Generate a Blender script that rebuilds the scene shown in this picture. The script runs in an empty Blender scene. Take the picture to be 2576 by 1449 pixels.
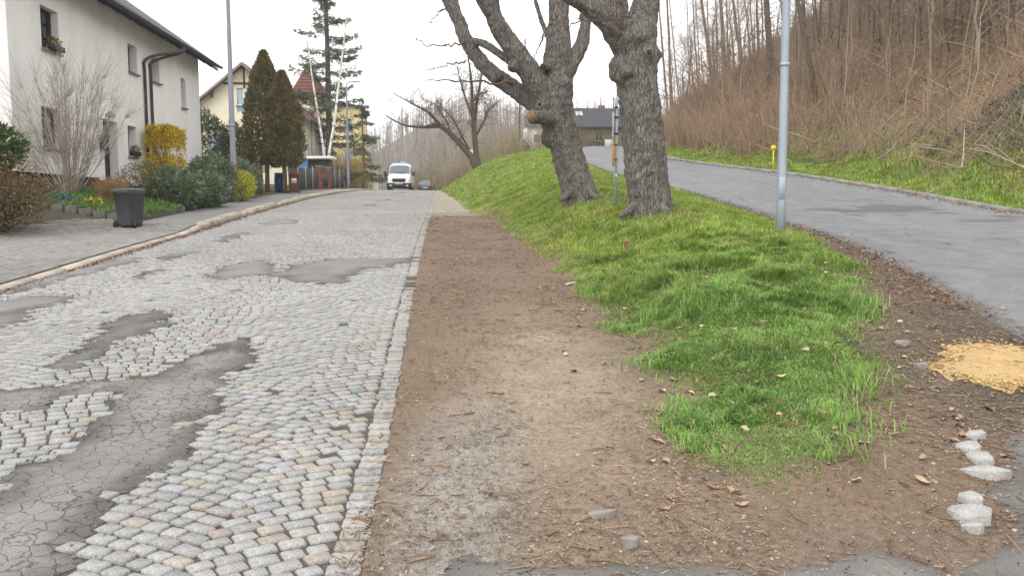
import bpy, math, random
import numpy as np
from mathutils import Vector, geometry as mgeo
random.seed(7); RNG = np.random.default_rng(7)
scn = bpy.context.scene
COL = scn.collection
# ---------------------------------------------------------------- camera, sky, sun, exposure
EYE = np.array([0.0, 0.0, 1.6]); PITCH = math.radians(5.66); YAW = math.radians(4.3)
cam = bpy.data.cameras.new('camera'); cam.sensor_width = 36.0; cam.lens = 28.8; cam.clip_end = 6000; cam.clip_start = 0.05
cam_ob = bpy.data.objects.new('camera', cam); COL.objects.link(cam_ob)
cam_ob.location = EYE; cam_ob.rotation_euler = (math.pi/2 - PITCH, 0, -YAW)
scn.camera = cam_ob
SUN_EL, SUN_AZ = math.radians(52), math.radians(205)
world = bpy.data.worlds.new('World'); scn.world = world; world.use_nodes = True
wn = world.node_tree; wn.nodes.clear()
w_sky = wn.nodes.new('ShaderNodeTexSky'); w_sky.sky_type = 'NISHITA'; w_sky.sun_disc = False
w_sky.sun_elevation = SUN_EL; w_sky.sun_rotation = SUN_AZ; w_sky.air_density = 1.0; w_sky.dust_density = 4.0
w_hs = wn.nodes.new('ShaderNodeHueSaturation'); w_hs.inputs['Saturation'].default_value = 0.10
w_mix = wn.nodes.new('ShaderNodeMixRGB'); w_mix.inputs[0].default_value = 0.85; w_mix.inputs[2].default_value = (12.6, 12.7, 12.9, 1)
w_bg = wn.nodes.new('ShaderNodeBackground'); w_bg.inputs[1].default_value = 0.11
w_out = wn.nodes.new('ShaderNodeOutputWorld')
wn.links.new(w_sky.outputs[0], w_hs.inputs['Color']); wn.links.new(w_hs.outputs[0], w_mix.inputs[1])
wn.links.new(w_mix.outputs[0], w_bg.inputs[0]); wn.links.new(w_bg.outputs[0], w_out.inputs[0])
sun = bpy.data.lights.new('sun', 'SUN'); sun.energy = 0.9; sun.angle = math.radians(25); sun.color = (1.0, 0.97, 0.92)
sun_ob = bpy.data.objects.new('sun', sun); COL.objects.link(sun_ob)
sd = Vector((math.sin(SUN_AZ)*math.cos(SUN_EL), math.cos(SUN_AZ)*math.cos(SUN_EL), math.sin(SUN_EL)))
sun_ob.rotation_euler = sd.to_track_quat('Z', 'Y').to_euler(); sun_ob.location = (0, -20, 40)
scn.view_settings.view_transform = 'Standard'; scn.view_settings.look = 'None'
scn.view_settings.exposure = 0.6; scn.view_settings.gamma = 1.0; scn.view_settings.use_curve_mapping = False
scn.render.engine = 'CYCLES'
scn.cycles.max_bounces = 5; scn.cycles.diffuse_bounces = 3; scn.cycles.glossy_bounces = 2
scn.cycles.transmission_bounces = 3; scn.cycles.transparent_max_bounces = 8; scn.cycles.volume_bounces = 0
scn.cycles.use_denoising = True
# ---------------------------------------------------------------- helpers: picture measurements -> directions
FP, CX, CY = 2400/1.16460, 1288.0, 724.3      # focal length and centre in the 2576-wide view used for measuring
def ray(px, py):
    r = (px-CX)/FP; v = (CY-py)/FP
    z = -math.sin(PITCH)+math.cos(PITCH)*v; fw = math.cos(PITCH)+math.sin(PITCH)*v
    return np.array([r*math.cos(YAW)+fw*math.sin(YAW), fw*math.cos(YAW)-r*math.sin(YAW), z])
def at_y(px, py, Y):
    d = ray(px, py); return EYE+d*(Y/d[1])
def project(P):
    q = np.asarray(P, float)-EYE
    r = q[..., 0]*math.cos(YAW)-q[..., 1]*math.sin(YAW); fw = q[..., 0]*math.sin(YAW)+q[..., 1]*math.cos(YAW)
    cz = math.cos(PITCH)*fw-math.sin(PITCH)*q[..., 2]; cu = math.sin(PITCH)*fw+math.cos(PITCH)*q[..., 2]
    cz = np.where(cz < .05, .05, cz)
    return CX+FP*r/cz, CY-FP*cu/cz, cz
def in_view(P, m=40):
    x, y, d = project(P); return (x > -m) & (x < 2576+m) & (y > -m) & (y < 1449+m) & (d > .3)
# ---------------------------------------------------------------- helpers: value noise
def _h(ix, iy, s):
    n = (ix.astype(np.int64)*374761393+iy.astype(np.int64)*668265263+s*1442695041) & 0x7fffffff
    n = ((n ^ (n >> 13))*1274126177) & 0x7fffffff
    return ((n ^ (n >> 16)) & 0xffff)/65535.0
def vnoise(x, y, s=0):
    x = np.asarray(x, float); y = np.asarray(y, float); ix = np.floor(x); iy = np.floor(y); fx = x-ix; fy = y-iy
    fx = fx*fx*(3-2*fx); fy = fy*fy*(3-2*fy)
    a = _h(ix, iy, s); b = _h(ix+1, iy, s); c = _h(ix, iy+1, s); d = _h(ix+1, iy+1, s)
    return (a*(1-fx)+b*fx)*(1-fy)+(c*(1-fx)+d*fx)*fy
def fbm(x, y, s=0, o=4):
    t = 0; a = .5; f = 1
    for k in range(o):
        t = t+a*vnoise(np.asarray(x)*f, np.asarray(y)*f, s+k*17); a *= .5; f *= 2.03
    return t/(1-.5**o)
def smooth(a, b, x):
    t = np.clip((np.asarray(x, float)-a)/(b-a), 0, 1); return t*t*(3-2*t)
def in_poly(px, py, poly):
    px = np.asarray(px); py = np.asarray(py); ins = np.zeros(px.shape, bool); n = len(poly); j = n-1
    for i in range(n):
        xi, yi = poly[i]; xj, yj = poly[j]
        c = ((yi > py) != (yj > py)) & (px < (xj-xi)*(py-yi)/((yj-yi) if abs(yj-yi) > 1e-12 else 1e-12)+xi)
        ins ^= c; j = i
    return ins
# ---------------------------------------------------------------- helpers: materials
MATS = {}
def M(name, col, col2=None, scale=4.0, rough=.85, bump=0.0, bscale=40.0, attr=False, metallic=0.0, stretch=(1, 1, 1), spec=.3, detail=5.0,
      trans=0.0, speck=0.0, speckscale=250.0, cracks=None, coat=0.0, bdist=.02, ckeep=False):
    m = bpy.data.materials.new(name); m.use_nodes = True; nt = m.node_tree; N = nt.nodes; L = nt.links
    b = N['Principled BSDF']; b.inputs['Roughness'].default_value = rough; b.inputs['Metallic'].default_value = metallic
    b.inputs['Specular IOR Level'].default_value = spec
    if coat: b.inputs['Coat Weight'].default_value = coat; b.inputs['Coat Roughness'].default_value = .08
    tc = N.new('ShaderNodeTexCoord'); mp = N.new('ShaderNodeMapping'); mp.inputs['Scale'].default_value = stretch
    L.new(tc.outputs['Object'], mp.inputs[0])
    ns = N.new('ShaderNodeTexNoise'); ns.inputs['Scale'].default_value = scale; ns.inputs['Detail'].default_value = detail
    ns.inputs['Roughness'].default_value = .62; L.new(mp.outputs[0], ns.inputs['Vector'])
    rp = N.new('ShaderNodeMapRange'); rp.inputs[1].default_value = .32; rp.inputs[2].default_value = .68; L.new(ns.outputs['Fac'], rp.inputs[0])
    mx = N.new('ShaderNodeMixRGB'); L.new(rp.outputs[0], mx.inputs[0])
    c2 = col2 if col2 is not None else tuple(x*.75 for x in col)
    mx.inputs[1].default_value = (*col, 1); mx.inputs[2].default_value = (*c2, 1)
    out = mx.outputs[0]
    if attr:
        at = N.new('ShaderNodeAttribute'); at.attribute_name = 'Col'
        mu = N.new('ShaderNodeMixRGB'); mu.blend_type = 'MULTIPLY'; mu.inputs[0].default_value = 1
        L.new(at.outputs['Color'], mu.inputs[1]); L.new(out, mu.inputs[2]); out = mu.outputs[0]
    if speck:
        n2 = N.new('ShaderNodeTexNoise'); n2.inputs['Scale'].default_value = speckscale; n2.inputs['Detail'].default_value = 2
        L.new(tc.outputs['Object'], n2.inputs['Vector'])
        r2 = N.new('ShaderNodeMapRange'); r2.inputs[1].default_value = .35; r2.inputs[2].default_value = .65
        r2.inputs[3].default_value = 1-speck; r2.inputs[4].default_value = 1+speck; L.new(n2.outputs['Fac'], r2.inputs[0])
        m2 = N.new('ShaderNodeVectorMath'); m2.operation = 'SCALE'; L.new(out, m2.inputs[0]); L.new(r2.outputs[0], m2.inputs['Scale']); out = m2.outputs[0]
    hgt = None
    if bump:
        bn = N.new('ShaderNodeTexNoise'); bn.inputs['Scale'].default_value = bscale; bn.inputs['Detail'].default_value = 4
        L.new(mp.outputs[0], bn.inputs['Vector']); hgt = bn.outputs['Fac']
    if cracks:
        sc, wid, depth = cracks
        dn = N.new('ShaderNodeTexNoise'); dn.inputs['Scale'].default_value = sc*1.3; L.new(tc.outputs['Object'], dn.inputs['Vector'])
        dv = N.new('ShaderNodeVectorMath'); dv.operation = 'SCALE'; dv.inputs['Scale'].default_value = .9/sc; L.new(dn.outputs['Color'], dv.inputs[0])
        da = N.new('ShaderNodeVectorMath'); da.operation = 'ADD'; L.new((mp if ckeep else tc).outputs[0 if ckeep else 'Object'], da.inputs[0]); L.new(dv.outputs[0], da.inputs[1])
        vo = N.new('ShaderNodeTexVoronoi'); vo.feature = 'DISTANCE_TO_EDGE'; vo.inputs['Scale'].default_value = sc; L.new(da.outputs[0], vo.inputs['Vector'])
        # cracks come and go over the surface
        gn = N.new('ShaderNodeTexNoise'); gn.inputs['Scale'].default_value = 1.1; L.new(tc.outputs['Object'], gn.inputs['Vector'])
        gr = N.new('ShaderNodeMapRange'); gr.inputs[1].default_value = .36; gr.inputs[2].default_value = .62; gr.inputs[3].default_value = wid*(.7 if ckeep else .25); gr.inputs[4].default_value = wid; L.new(gn.outputs['Fac'], gr.inputs[0])
        cr = N.new('ShaderNodeMapRange'); cr.inputs[1].default_value = 0; cr.inputs[3].default_value = depth; cr.inputs[4].default_value = 1
        L.new(vo.outputs['Distance'], cr.inputs[0]); L.new(gr.outputs[0], cr.inputs[2])
        m3 = N.new('ShaderNodeVectorMath'); m3.operation = 'SCALE'; L.new(out, m3.inputs[0]); L.new(cr.outputs[0], m3.inputs['Scale']); out = m3.outputs[0]
        if hgt:
            ad = N.new('ShaderNodeMath'); ad.operation = 'ADD'; L.new(hgt, ad.inputs[0]); L.new(cr.outputs[0], ad.inputs[1]); hgt = ad.outputs[0]
    if hgt:
        bu = N.new('ShaderNodeBump'); bu.inputs['Strength'].default_value = bump; bu.inputs['Distance'].default_value = bdist
        L.new(hgt, bu.inputs['Height']); L.new(bu.outputs[0], b.inputs['Normal'])
    L.new(out, b.inputs['Base Color'])
    if trans:
        tr = N.new('ShaderNodeBsdfTranslucent'); L.new(out, tr.inputs['Color'])
        ms = N.new('ShaderNodeMixShader'); ms.inputs[0].default_value = trans
        L.new(b.outputs[0], ms.inputs[1]); L.new(tr.outputs[0], ms.inputs[2]); L.new(ms.outputs[0], N['Material Output'].inputs['Surface'])
    MATS[name] = m; return m
def glass(name, tint=(.04, .05, .06), rough=.04):
    m = bpy.data.materials.new(name); m.use_nodes = True; b = m.node_tree.nodes['Principled BSDF']
    b.inputs['Base Color'].default_value = (*tint, 1); b.inputs['Roughness'].default_value = rough; b.inputs['Specular IOR Level'].default_value = .7
    return m
# ---------------------------------------------------------------- helpers: meshes and objects
def raw_mesh(name, V, polys, cols=None, smooth_=False):
    """polys: list of int arrays (n,k)."""
    me = bpy.data.meshes.new(name); V = np.ascontiguousarray(V, np.float32)
    polys = [np.asarray(p, np.int32) for p in polys if len(p)]
    me.vertices.add(len(V)); me.vertices.foreach_set('co', V.ravel())
    nl = sum(p.size for p in polys); npn = sum(len(p) for p in polys)
    me.loops.add(nl); me.polygons.add(npn)
    li = np.concatenate([p.ravel() for p in polys]) if polys else np.zeros(0, np.int32)
    ls = []; o = 0
    for p in polys: ls.append(o+np.arange(len(p), dtype=np.int32)*p.shape[1]); o += p.size
    me.loops.foreach_set('vertex_index', li); me.polygons.foreach_set('loop_start', np.concatenate(ls))
    if smooth_: me.polygons.foreach_set('use_smooth', np.ones(npn, bool))
    me.update(calc_edges=True)
    if cols is not None:
        ca = me.color_attributes.new('Col', 'FLOAT_COLOR', 'POINT'); c4 = np.ones((len(V), 4), np.float32); c4[:, :3] = cols
        ca.data.foreach_set('color', c4.ravel())
    return me
def link(name, me, mat=None, parent=None, loc=None, rz=0.0, kind=None, label=None, cat=None, group=None):
    if me is not None and mat is not None: me.materials.clear(); me.materials.append(mat)
    o = bpy.data.objects.new(name, me); COL.objects.link(o)
    if parent is not None: o.parent = parent
    if loc is not None: o.location = loc
    if rz: o.rotation_euler = (0, 0, rz)
    return tag(o, label, cat, group, kind)
def tag(o, label=None, cat=None, group=None, kind=None):
    if label: o['label'] = label
    if cat: o['category'] = cat
    if group: o['group'] = group
    if kind: o['kind'] = kind
    return o
def thing(name, label, cat, loc=(0, 0, 0), rz=0.0, group=None):
    return link(name, None, None, None, loc, rz, None, label, cat, group)
class MB:
    """collects shapes; build() links them as one mesh object"""
    def __init__(s): s.V = []; s.P = {}; s.C = []; s.n = 0
    def add(s, V, polys, col=None):
        V = np.asarray(V, float).reshape(-1, 3)
        for p in polys:
            p = np.asarray(p, np.int64)
            if len(p): s.P.setdefault(p.shape[1], []).append(p+s.n)
        s.V.append(V); s.n += len(V)
        c = np.ones((len(V), 3)) if col is None else np.broadcast_to(np.asarray(col, float), (len(V), 3))
        s.C.append(c); return s
    def box(s, lo, hi, rz=0.0, c=None, col=None, bev=0.0):
        lo, hi = np.minimum(lo, hi).astype(float), np.maximum(lo, hi).astype(float)
        x0, y0, z0 = lo; x1, y1, z1 = hi
        if bev > 0:
            b = min(bev, .45*min(x1-x0, y1-y0, z1-z0)); V = []
            for z, i in ((z0, b), (z0+b, 0), (z1-b, 0), (z1, b)):
                V += [(x0+i+b*(i == 0), y0+i, z), (x1-i-b*(i == 0), y0+i, z), (x1-i, y0+i+b*(i == 0), z), (x1-i, y1-i-b*(i == 0), z),
                      (x1-i-b*(i == 0), y1-i, z), (x0+i+b*(i == 0), y1-i, z), (x0+i, y1-i-b*(i == 0), z), (x0+i, y0+i+b*(i == 0), z)]
            V = np.array(V); q = [[8*r+k, 8*r+(k+1) % 8, 8*r+8+(k+1) % 8, 8*r+8+k] for r in range(3) for k in range(8)]
            P = [q, [[7, 6, 5, 4, 3, 2, 1, 0]], [[24+k for k in range(8)]]]
        else:
            V = np.array([(x0, y0, z0), (x1, y0, z0), (x1, y1, z0), (x0, y1, z0), (x0, y0, z1), (x1, y0, z1), (x1, y1, z1), (x0, y1, z1)])
            P = [[[0, 3, 2, 1], [4, 5, 6, 7], [0, 1, 5, 4], [1, 2, 6, 5], [2, 3, 7, 6], [3, 0, 4, 7]]]
        if rz:
            c0 = np.array(c if c is not None else (lo+hi)/2); d = V-c0; ca, sa = math.cos(rz), math.sin(rz)
            V = c0+np.stack([d[:, 0]*ca-d[:, 1]*sa, d[:, 0]*sa+d[:, 1]*ca, d[:, 2]], 1)
        return s.add(V, P, col)
    def tube(s, pts, rad, sides=8, col=None, caps=True, wob=0.0):
        pts = np.asarray(pts, float); n = len(pts); rad = np.broadcast_to(np.asarray(rad, float), (n,))
        T = np.gradient(pts, axis=0); T /= np.linalg.norm(T, axis=1)[:, None]+1e-12
        ref = np.array([1., 0, 0]) if abs(T[:, 0]).max() < .9 else np.array([0., 0, 1.]) if abs(T[:, 2]).max() < .9 else np.array([.3, .9, .3])
        A = np.cross(T, ref); A /= np.linalg.norm(A, axis=1)[:, None]+1e-12; B = np.cross(T, A)
        th = np.arange(sides)*2*math.pi/sides
        R = rad[:, None]*(1+(wob*(RNG.random((n, sides))-.5) if wob else 0))
        V = pts[:, None]+R[..., None]*(np.cos(th)[None, :, None]*A[:, None]+np.sin(th)[None, :, None]*B[:, None])
        i = np.arange(n-1)[:, None]*sides; k = np.arange(sides)[None]; k2 = (k+1) % sides
        q = np.stack([i+k, i+k2, i+sides+k2, i+sides+k], -1).reshape(-1, 4)
        P = [q]
        if caps: P += [[list(range(sides))[::-1]], [[(n-1)*sides+j for j in range(sides)]]]
        return s.add(V.reshape(-1, 3), P, col)
    def twigs(s, Pn, R, sides=3, col=None):
        """many thin stems at once: Pn (B,K,3), R (B,K), col (B,3)"""
        B_, K, _ = Pn.shape; T = np.gradient(Pn, axis=1); T /= np.linalg.norm(T, axis=2)[..., None]+1e-9
        ref = RNG.normal(size=(B_, 1, 3)); A = np.cross(T, ref); A /= np.linalg.norm(A, axis=2)[..., None]+1e-9; Bv = np.cross(T, A)
        th = np.arange(sides)*2*math.pi/sides
        V = Pn[:, :, None]+R[:, :, None, None]*(np.cos(th)[None, None, :, None]*A[:, :, None]+np.sin(th)[None, None, :, None]*Bv[:, :, None])
        b = np.arange(B_)[:, None, None]*(K*sides); i = np.arange(K-1)[None, :, None]*sides; k = np.arange(sides)[None, None]; k2 = (k+1) % sides
        q = np.stack([b+i+k, b+i+k2, b+i+sides+k2, b+i+sides+k], -1).reshape(-1, 4)
        c = None if col is None else np.repeat(np.asarray(col, float), K*sides, 0)
        return s.add(V.reshape(-1, 3), [q], c)
    def leaves(s, C, D, Lh, W, col=None, fold=.25, up=None):
        """diamond leaves: centres C, directions D, length, width"""
        n = len(C); D = D/(np.linalg.norm(D, axis=1)[:, None]+1e-9)
        ref = RNG.normal(size=(n, 3)) if up is None else up+RNG.normal(size=(n, 3))*.35
        S = np.cross(D, ref); S /= np.linalg.norm(S, axis=1)[:, None]+1e-9; U = np.cross(S, D)
        Lh = np.broadcast_to(Lh, (n,))[:, None]; W = np.broadcast_to(W, (n,))[:, None]
        V = np.stack([C, C+D*Lh*.5+S*W*.5+U*W*fold, C+D*Lh, C+D*Lh*.5-S*W*.5+U*W*fold], 1)
        q = np.arange(n)[:, None]*4
        c = None if col is None else np.repeat(np.broadcast_to(np.asarray(col, float), (n, 3)), 4, 0)
        return s.add(V.reshape(-1, 3), [np.concatenate([q+[0, 1, 2], q+[0, 2, 3]]) if fold else q+[0, 1, 2, 3]], c)
    def blob(s, c, r, seed=0, n=1, rough=.2, col=None):
        V, F = ICO[n]; rr = np.broadcast_to(np.asarray(r, float), (3,)); k = 1+rough*(np.random.default_rng(seed).random(len(V))-.5)*2
        return s.add(np.asarray(c)+V*k[:, None]*rr, [F], col)
    def mesh(s, name='m', smooth_=False, cols=False):
        return raw_mesh(name, np.concatenate(s.V), [np.concatenate(p) for p in s.P.values()], np.concatenate(s.C) if cols else None, smooth_)
    def build(s, name, mat, parent=None, smooth_=False, cols=False, **k):
        return link(name, s.mesh(name, smooth_, cols), mat, parent, **k)
def _ico():
    t = (1+5**.5)/2
    V = np.array([(-1, t, 0), (1, t, 0), (-1, -t, 0), (1, -t, 0), (0, -1, t), (0, 1, t), (0, -1, -t), (0, 1, -t), (t, 0, -1), (t, 0, 1), (-t, 0, -1), (-t, 0, 1)], float)
    V /= np.linalg.norm(V, axis=1)[:, None]
    F = [(0, 11, 5), (0, 5, 1), (0, 1, 7), (0, 7, 10), (0, 10, 11), (1, 5, 9), (5, 11, 4), (11, 10, 2), (10, 7, 6), (7, 1, 8), (3, 9, 4), (3, 4, 2), (3, 2, 6), (3, 6, 8), (3, 8, 9), (4, 9, 5), (2, 4, 11), (6, 2, 10), (8, 6, 7), (9, 8, 1)]
    out = [(V, np.array(F))]
    for _ in range(2):
        V = [tuple(v) for v in V]; idx = {}; NF = []
        def mid(a, b):
            k = (min(a, b), max(a, b))
            if k not in idx:
                m = (np.array(V[a])+np.array(V[b])); V.append(tuple(m/np.linalg.norm(m))); idx[k] = len(V)-1
            return idx[k]
        for a, b, c in F:
            ab, bc, ca = mid(a, b), mid(b, c), mid(c, a); NF += [(a, ab, ca), (b, bc, ab), (c, ca, bc), (ab, bc, ca)]
        F = NF; V = np.array(V); out.append((V, np.array(F)))
    return out
ICO = _ico()
def bx(lo, hi, **k): return MB().box(lo, hi, **k)
def rnd(n, a, b): return a+(b-a)*RNG.random(n)
def sphere_dirs(n):
    d = RNG.normal(size=(n, 3)); return d/np.linalg.norm(d, axis=1)[:, None]
def lerp_path(pts, n):
    """smooth resample (Catmull-Rom) of a polyline with any number of columns"""
    pts = np.asarray(pts, float); k = len(pts); t = np.linspace(0, k-1, n); i = np.clip(np.floor(t).astype(int), 0, k-2); f = (t-i)[:, None]
    p = lambda j: pts[np.clip(j, 0, k-1)]
    a, b, c, d = p(i-1), p(i), p(i+1), p(i+2)
    return .5*((2*b)+(-a+c)*f+(2*a-5*b+4*c-d)*f**2+(-a+3*b-3*c+d)*f**3)
# ---------------------------------------------------------------- terrain: feature lines running along the street (Y), each x(y), z(y)
def ln(*p):
    p = np.array(p, float); return lambda y: (np.interp(y-1.2, p[:, 0], p[:, 1])+2*np.interp(y, p[:, 0], p[:, 1])+np.interp(y+1.2, p[:, 0], p[:, 1]))/4
zm = ln((-30, -1.6), (0, -.18), (3.5, 0), (6, .14), (8, .27), (10, .38), (12, .48), (16, .74), (21, 1.0), (27, 1.32), (33, 1.65), (39, 1.97), (50, 2.42), (63, 2.80), (75, 3.05), (102, 3.2), (140, 2.6), (260, -3), (600, -6))
xk = ln((-30, -5.7), (0, -5.9), (11.5, -6.05), (20, -6.2), (27, -6.55), (39, -6.65), (63, -6.8), (100, -7.1), (600, -9))      # kerb face, left
xr = ln((-30, -.4), (3.5, -.4), (6, -.41), (11.8, -.51), (21, -.59), (39, -.67), (63, -1.0), (100, -1.3), (600, -3))              # right edge of the cobbles
xf = ln((-30, 1.9), (4.4, 1.9), (5.7, 1.73), (8.5, 1.92), (12.5, 1.86), (18.5, 1.67), (25, 1.4), (30, .7), (40, .2), (66, -.75), (100, -1.0), (600, -2.5))  # foot of the bank
xg = ln((-30, 2.3), (3, 2.3), (6, 2.7), (8, 3.2), (10, 3.8), (13, 4.6), (16.4, 4.4), (20.5, 4.0), (25, 4.2), (30, 4.4), (40, 5), (50, 5.6), (60, 7), (75, 7), (100, 9), (600, 20))
zg = ln((-30, -1.4), (0, -.15), (3, .03), (4.4, .12), (6, .36), (8, .62), (10, .85), (13, 1.13), (16.4, 1.56), (20.5, 1.95), (25, 2.4), (30, 2.9), (40, 3.8), (50, 4.8), (60, 5.9), (75, 6.4), (100, 7), (160, 8), (600, 8))
xh = ln((-30, 4.4), (4, 4.6), (6.9, 5.1), (10, 5.9), (13.3, 6.7), (19.5, 7.7), (22, 7.9), (27.5, 7.7), (38, 7.2), (50, 7.6), (60, 8.9), (80, 13), (100, 19), (600, 30))
zh = ln((-30, -1.2), (0, 0), (4, .16), (6.9, .4), (10, .75), (13.3, 1.0), (19.5, 1.35), (22, 1.6), (27.5, 2.2), (38, 3.25), (50, 4.5), (60, 5.5), (80, 7.4), (86, 7.9), (100, 8.6), (160, 9.5), (600, 9))
xi = ln((-30, 14), (20, 14.6), (25, 14.9), (35.6, 15.1), (47, 13.6), (60, 13.6), (80, 17.2), (100, 25), (600, 40))              # kerb of the upper road
zy = ln((-30, -.9), (10, .9), (17, 1.05), (22, 2.1), (26, 2.35), (41, 2.45), (55, 3.0), (63, 3.25), (80, 3.5), (95, 3.75), (140, 3), (600, -2))  # yard at the house fronts
def LINES(y):
    y = np.asarray(y, float); m = zm(y); k = xk(y); h = zh(y)
    X = [k-250, k-60, k*0-12.4, k-1.75, k-.16, k, (k+xr(y))/2, xr(y), xf(y), (xf(y)+xg(y))/2, xg(y), xh(y), xi(y), xi(y)+1.4, xi(y)+3.0, xi(y)+12, xi(y)+45, xi(y)+250]
    Z = [zy(y)+6, zy(y)+2, zy(y), m+.02+np.interp(y, [19.8, 21.6], [.055, .13]), m+np.interp(y, [19.8, 21.6], [.05, .13]), m, m+.05, m, m+.02, .5*(m+.02+zg(y))+.10*smooth(4.5, 9, y)+.65*smooth(35, 60, y), zg(y), h, h+.01, h+.22, h+.75, h+7.6, h+31, h+60]
    return np.array(X), np.array(Z)
def H(x, y):
    x = np.asarray(x, float); y = np.asarray(y, float); shp = np.broadcast(x, y).shape
    x = np.broadcast_to(x, shp).ravel(); y = np.broadcast_to(y, shp).ravel(); X, Z = LINES(y); z = Z[0].copy()
    for i in range(len(X)-1):
        t = (x-X[i])/np.maximum(X[i+1]-X[i], 1e-6); ins = t >= 0; tt = np.clip(t, 0, 1)
        z = np.where(ins, Z[i]*(1-tt)+Z[i+1]*tt, z)
    z = np.where(x > X[-1], Z[-1], z)
    # uneven ground on the dirt, the bank and the wooded slope
    dirt = smooth(0, .4, x-X[7])*(1-smooth(-.3, .2, x-X[11])); wood = smooth(.3, 3, x-X[12])
    z = z+dirt*((fbm(x*.9, y*.9, 3)-.5)*.10+(fbm(x*4, y*4, 5, 3)-.5)*.03)+wood*((fbm(x*.35, y*.35, 9)-.5)*1.1)
    return z.reshape(shp)
def on_ground(px, py, far=140):
    d = ray(px, py); t = np.concatenate([np.arange(1.5, 30, .02), np.arange(30, far, .1)]); P = EYE+d*t[:, None]
    hit = np.nonzero(P[:, 2] < H(P[:, 0], P[:, 1]))[0]
    p = P[hit[0]] if len(hit) else P[-1]
    return np.array([p[0], p[1], float(H(p[0], p[1]))])
def ygrid(step_near, y0=-6, y1=150, grow=.012):
    ys = [y0]
    while ys[-1] < y1: ys.append(ys[-1]+max(step_near, grow*max(ys[-1], 0)))
    return np.array(ys)
def strip(name, ia, ib, ncol, ys, mat, colfn=None, dz=0.0, x0=None, x1=None, kind='structure', power=1.0, **k):
    """ground sheet between two feature lines (index, or function of y)"""
    X, _ = LINES(ys); a = X[ia] if x0 is None else x0(ys); b = X[ib] if x1 is None else x1(ys)
    t = np.linspace(0, 1, ncol)**power; xx = a[:, None]*(1-t)+b[:, None]*t; yy = np.repeat(ys[:, None], ncol, 1); zz = H(xx, yy)+dz
    V = np.stack([xx, yy, zz], -1).reshape(-1, 3); n, m = xx.shape
    i = (np.arange(n-1)[:, None]*m+np.arange(m-1)[None]).reshape(-1); q = np.stack([i, i+1, i+m+1, i+m], 1)
    c = colfn(V[:, 0], V[:, 1]) if colfn else None
    return link(name, raw_mesh(name, V, [q], c, True), mat, kind=kind, **k)
def mixc(a, b, t): t = np.asarray(t)[..., None]; return np.asarray(a)*(1-t)+np.asarray(b)*t
# ---------------------------------------------------------------- ground sheets
m_bed = M('joint_grit', (.115, .098, .08), (.06, .052, .044), 18, .95, .5, 120, speck=.5, speckscale=180)
m_dirt = M('dirt', (1.15, 1.1, 1.05), (.72, .70, .68), 22, .95, .55, 70, attr=True, speck=.33, speckscale=130, bdist=.03)
m_soil = M('bank_soil', (1.1, 1.1, 1.0), (.7, .7, .65), 9, .95, .4, 40, attr=True)
m_asph = M('worn_asphalt', (1.08, 1.08, 1.08), (.84, .84, .85), 2.2, .86, .5, 130, attr=True, speck=.34, speckscale=95, cracks=(.55, .012, .45))
m_patch = M('patched_asphalt', (1.1, 1.09, 1.07), (.80, .79, .78), 3.0, .88, .6, 90, attr=True, speck=.25, speckscale=160, cracks=(9.5, .06, .33), bdist=.012)
m_patch2 = M('smooth_patch_asphalt', (1.1, 1.09, 1.07), (.84, .83, .82), 3.0, .88, .4, 110, attr=True, speck=.22, speckscale=160, bdist=.012)
m_stone = M('granite_sett', (1.12, 1.12, 1.12), (.82, .82, .83), 30, .85, .5, 120, attr=True, speck=.38, speckscale=170, bdist=.006)
m_kerb = M('granite_kerb', (1.08, 1.05, 1.0), (.82, .80, .78), 6, .82, .3, 60, attr=True, speck=.18, speckscale=150)
m_paver = M('concrete_paver', (1.08, 1.06, 1.03), (.86, .85, .83), 4, .88, .3, 90, attr=True, speck=.15, speckscale=200)
m_litter = M('dry_litter', (1.1, 1.05, 1), (.75, .72, .7), 6, .9, attr=True)
def dirt_col(x, y):
    x = np.asarray(x); y = np.asarray(y); n1 = fbm(x*1.1, y*.6, 21); n2 = fbm(x*3.1, y*3.1, 23); n3 = fbm(x*.5, y*.4, 29)
    c = mixc((.20, .148, .106), (.148, .106, .075), n2)                                   # reddish leaf mould
    tan = np.exp(-((x-.75-.05*(y-6))**2/.45+((y-6.6)/2.6)**2)*1.0)                          # worn pale path
    c = mixc(c, (.285, .232, .175), np.clip(tan*1.25*(.55+.8*n1), 0, 1))
    moss = smooth(.52, .72, n3)*smooth(2.6, 4, y)*(1-smooth(5.5, 9, y)); c = mixc(c, (.10, .095, .045), moss*.65)
    grey = smooth(.5, .15, np.abs(x-(-.02+.05*(y-3)))*1.0+.6*(n1-.5))*(1-smooth(4.6, 6.8, y)); c = mixc(c, (.265, .255, .238), grey*.85)
    front = 1-smooth(3.0, 4.2, y+1.5*(n1-.5)-.12*np.clip(x-1, 0, 4)); c = mixc(c, (.16, .138, .112), front*.5)
    pale = smooth(26.2, 27.3, y+(n1-.5)*1.2)*(1-smooth(60, 75, y)); c = mixc(c, (.31, .28, .225), pale*.9)
    mid = smooth(9, 13, y)*(1-pale); c = mixc(c, (.19, .135, .10), mid*.5)
    right = smooth(2.6, 4.2, x+.8*(n1-.5))*(1-smooth(6.0, 8.0, y)); c = mixc(c, (.105, .085, .067), right*.85)
    return c*(.75+.5*n2)[..., None]
def bank_col(x, y):
    g = grass_mask(x, y); c = dirt_col(x, y); n = fbm(x*2, y*2, 41)
    edge = smooth(1.6, .1, np.abs(x-xh(y)))*(1-g); c = mixc(c, (.055, .048, .042), edge*.6)
    gc = mixc((.12, .145, .04), (.155, .15, .06), n)
    return mixc(c, gc, g*.5)
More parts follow.
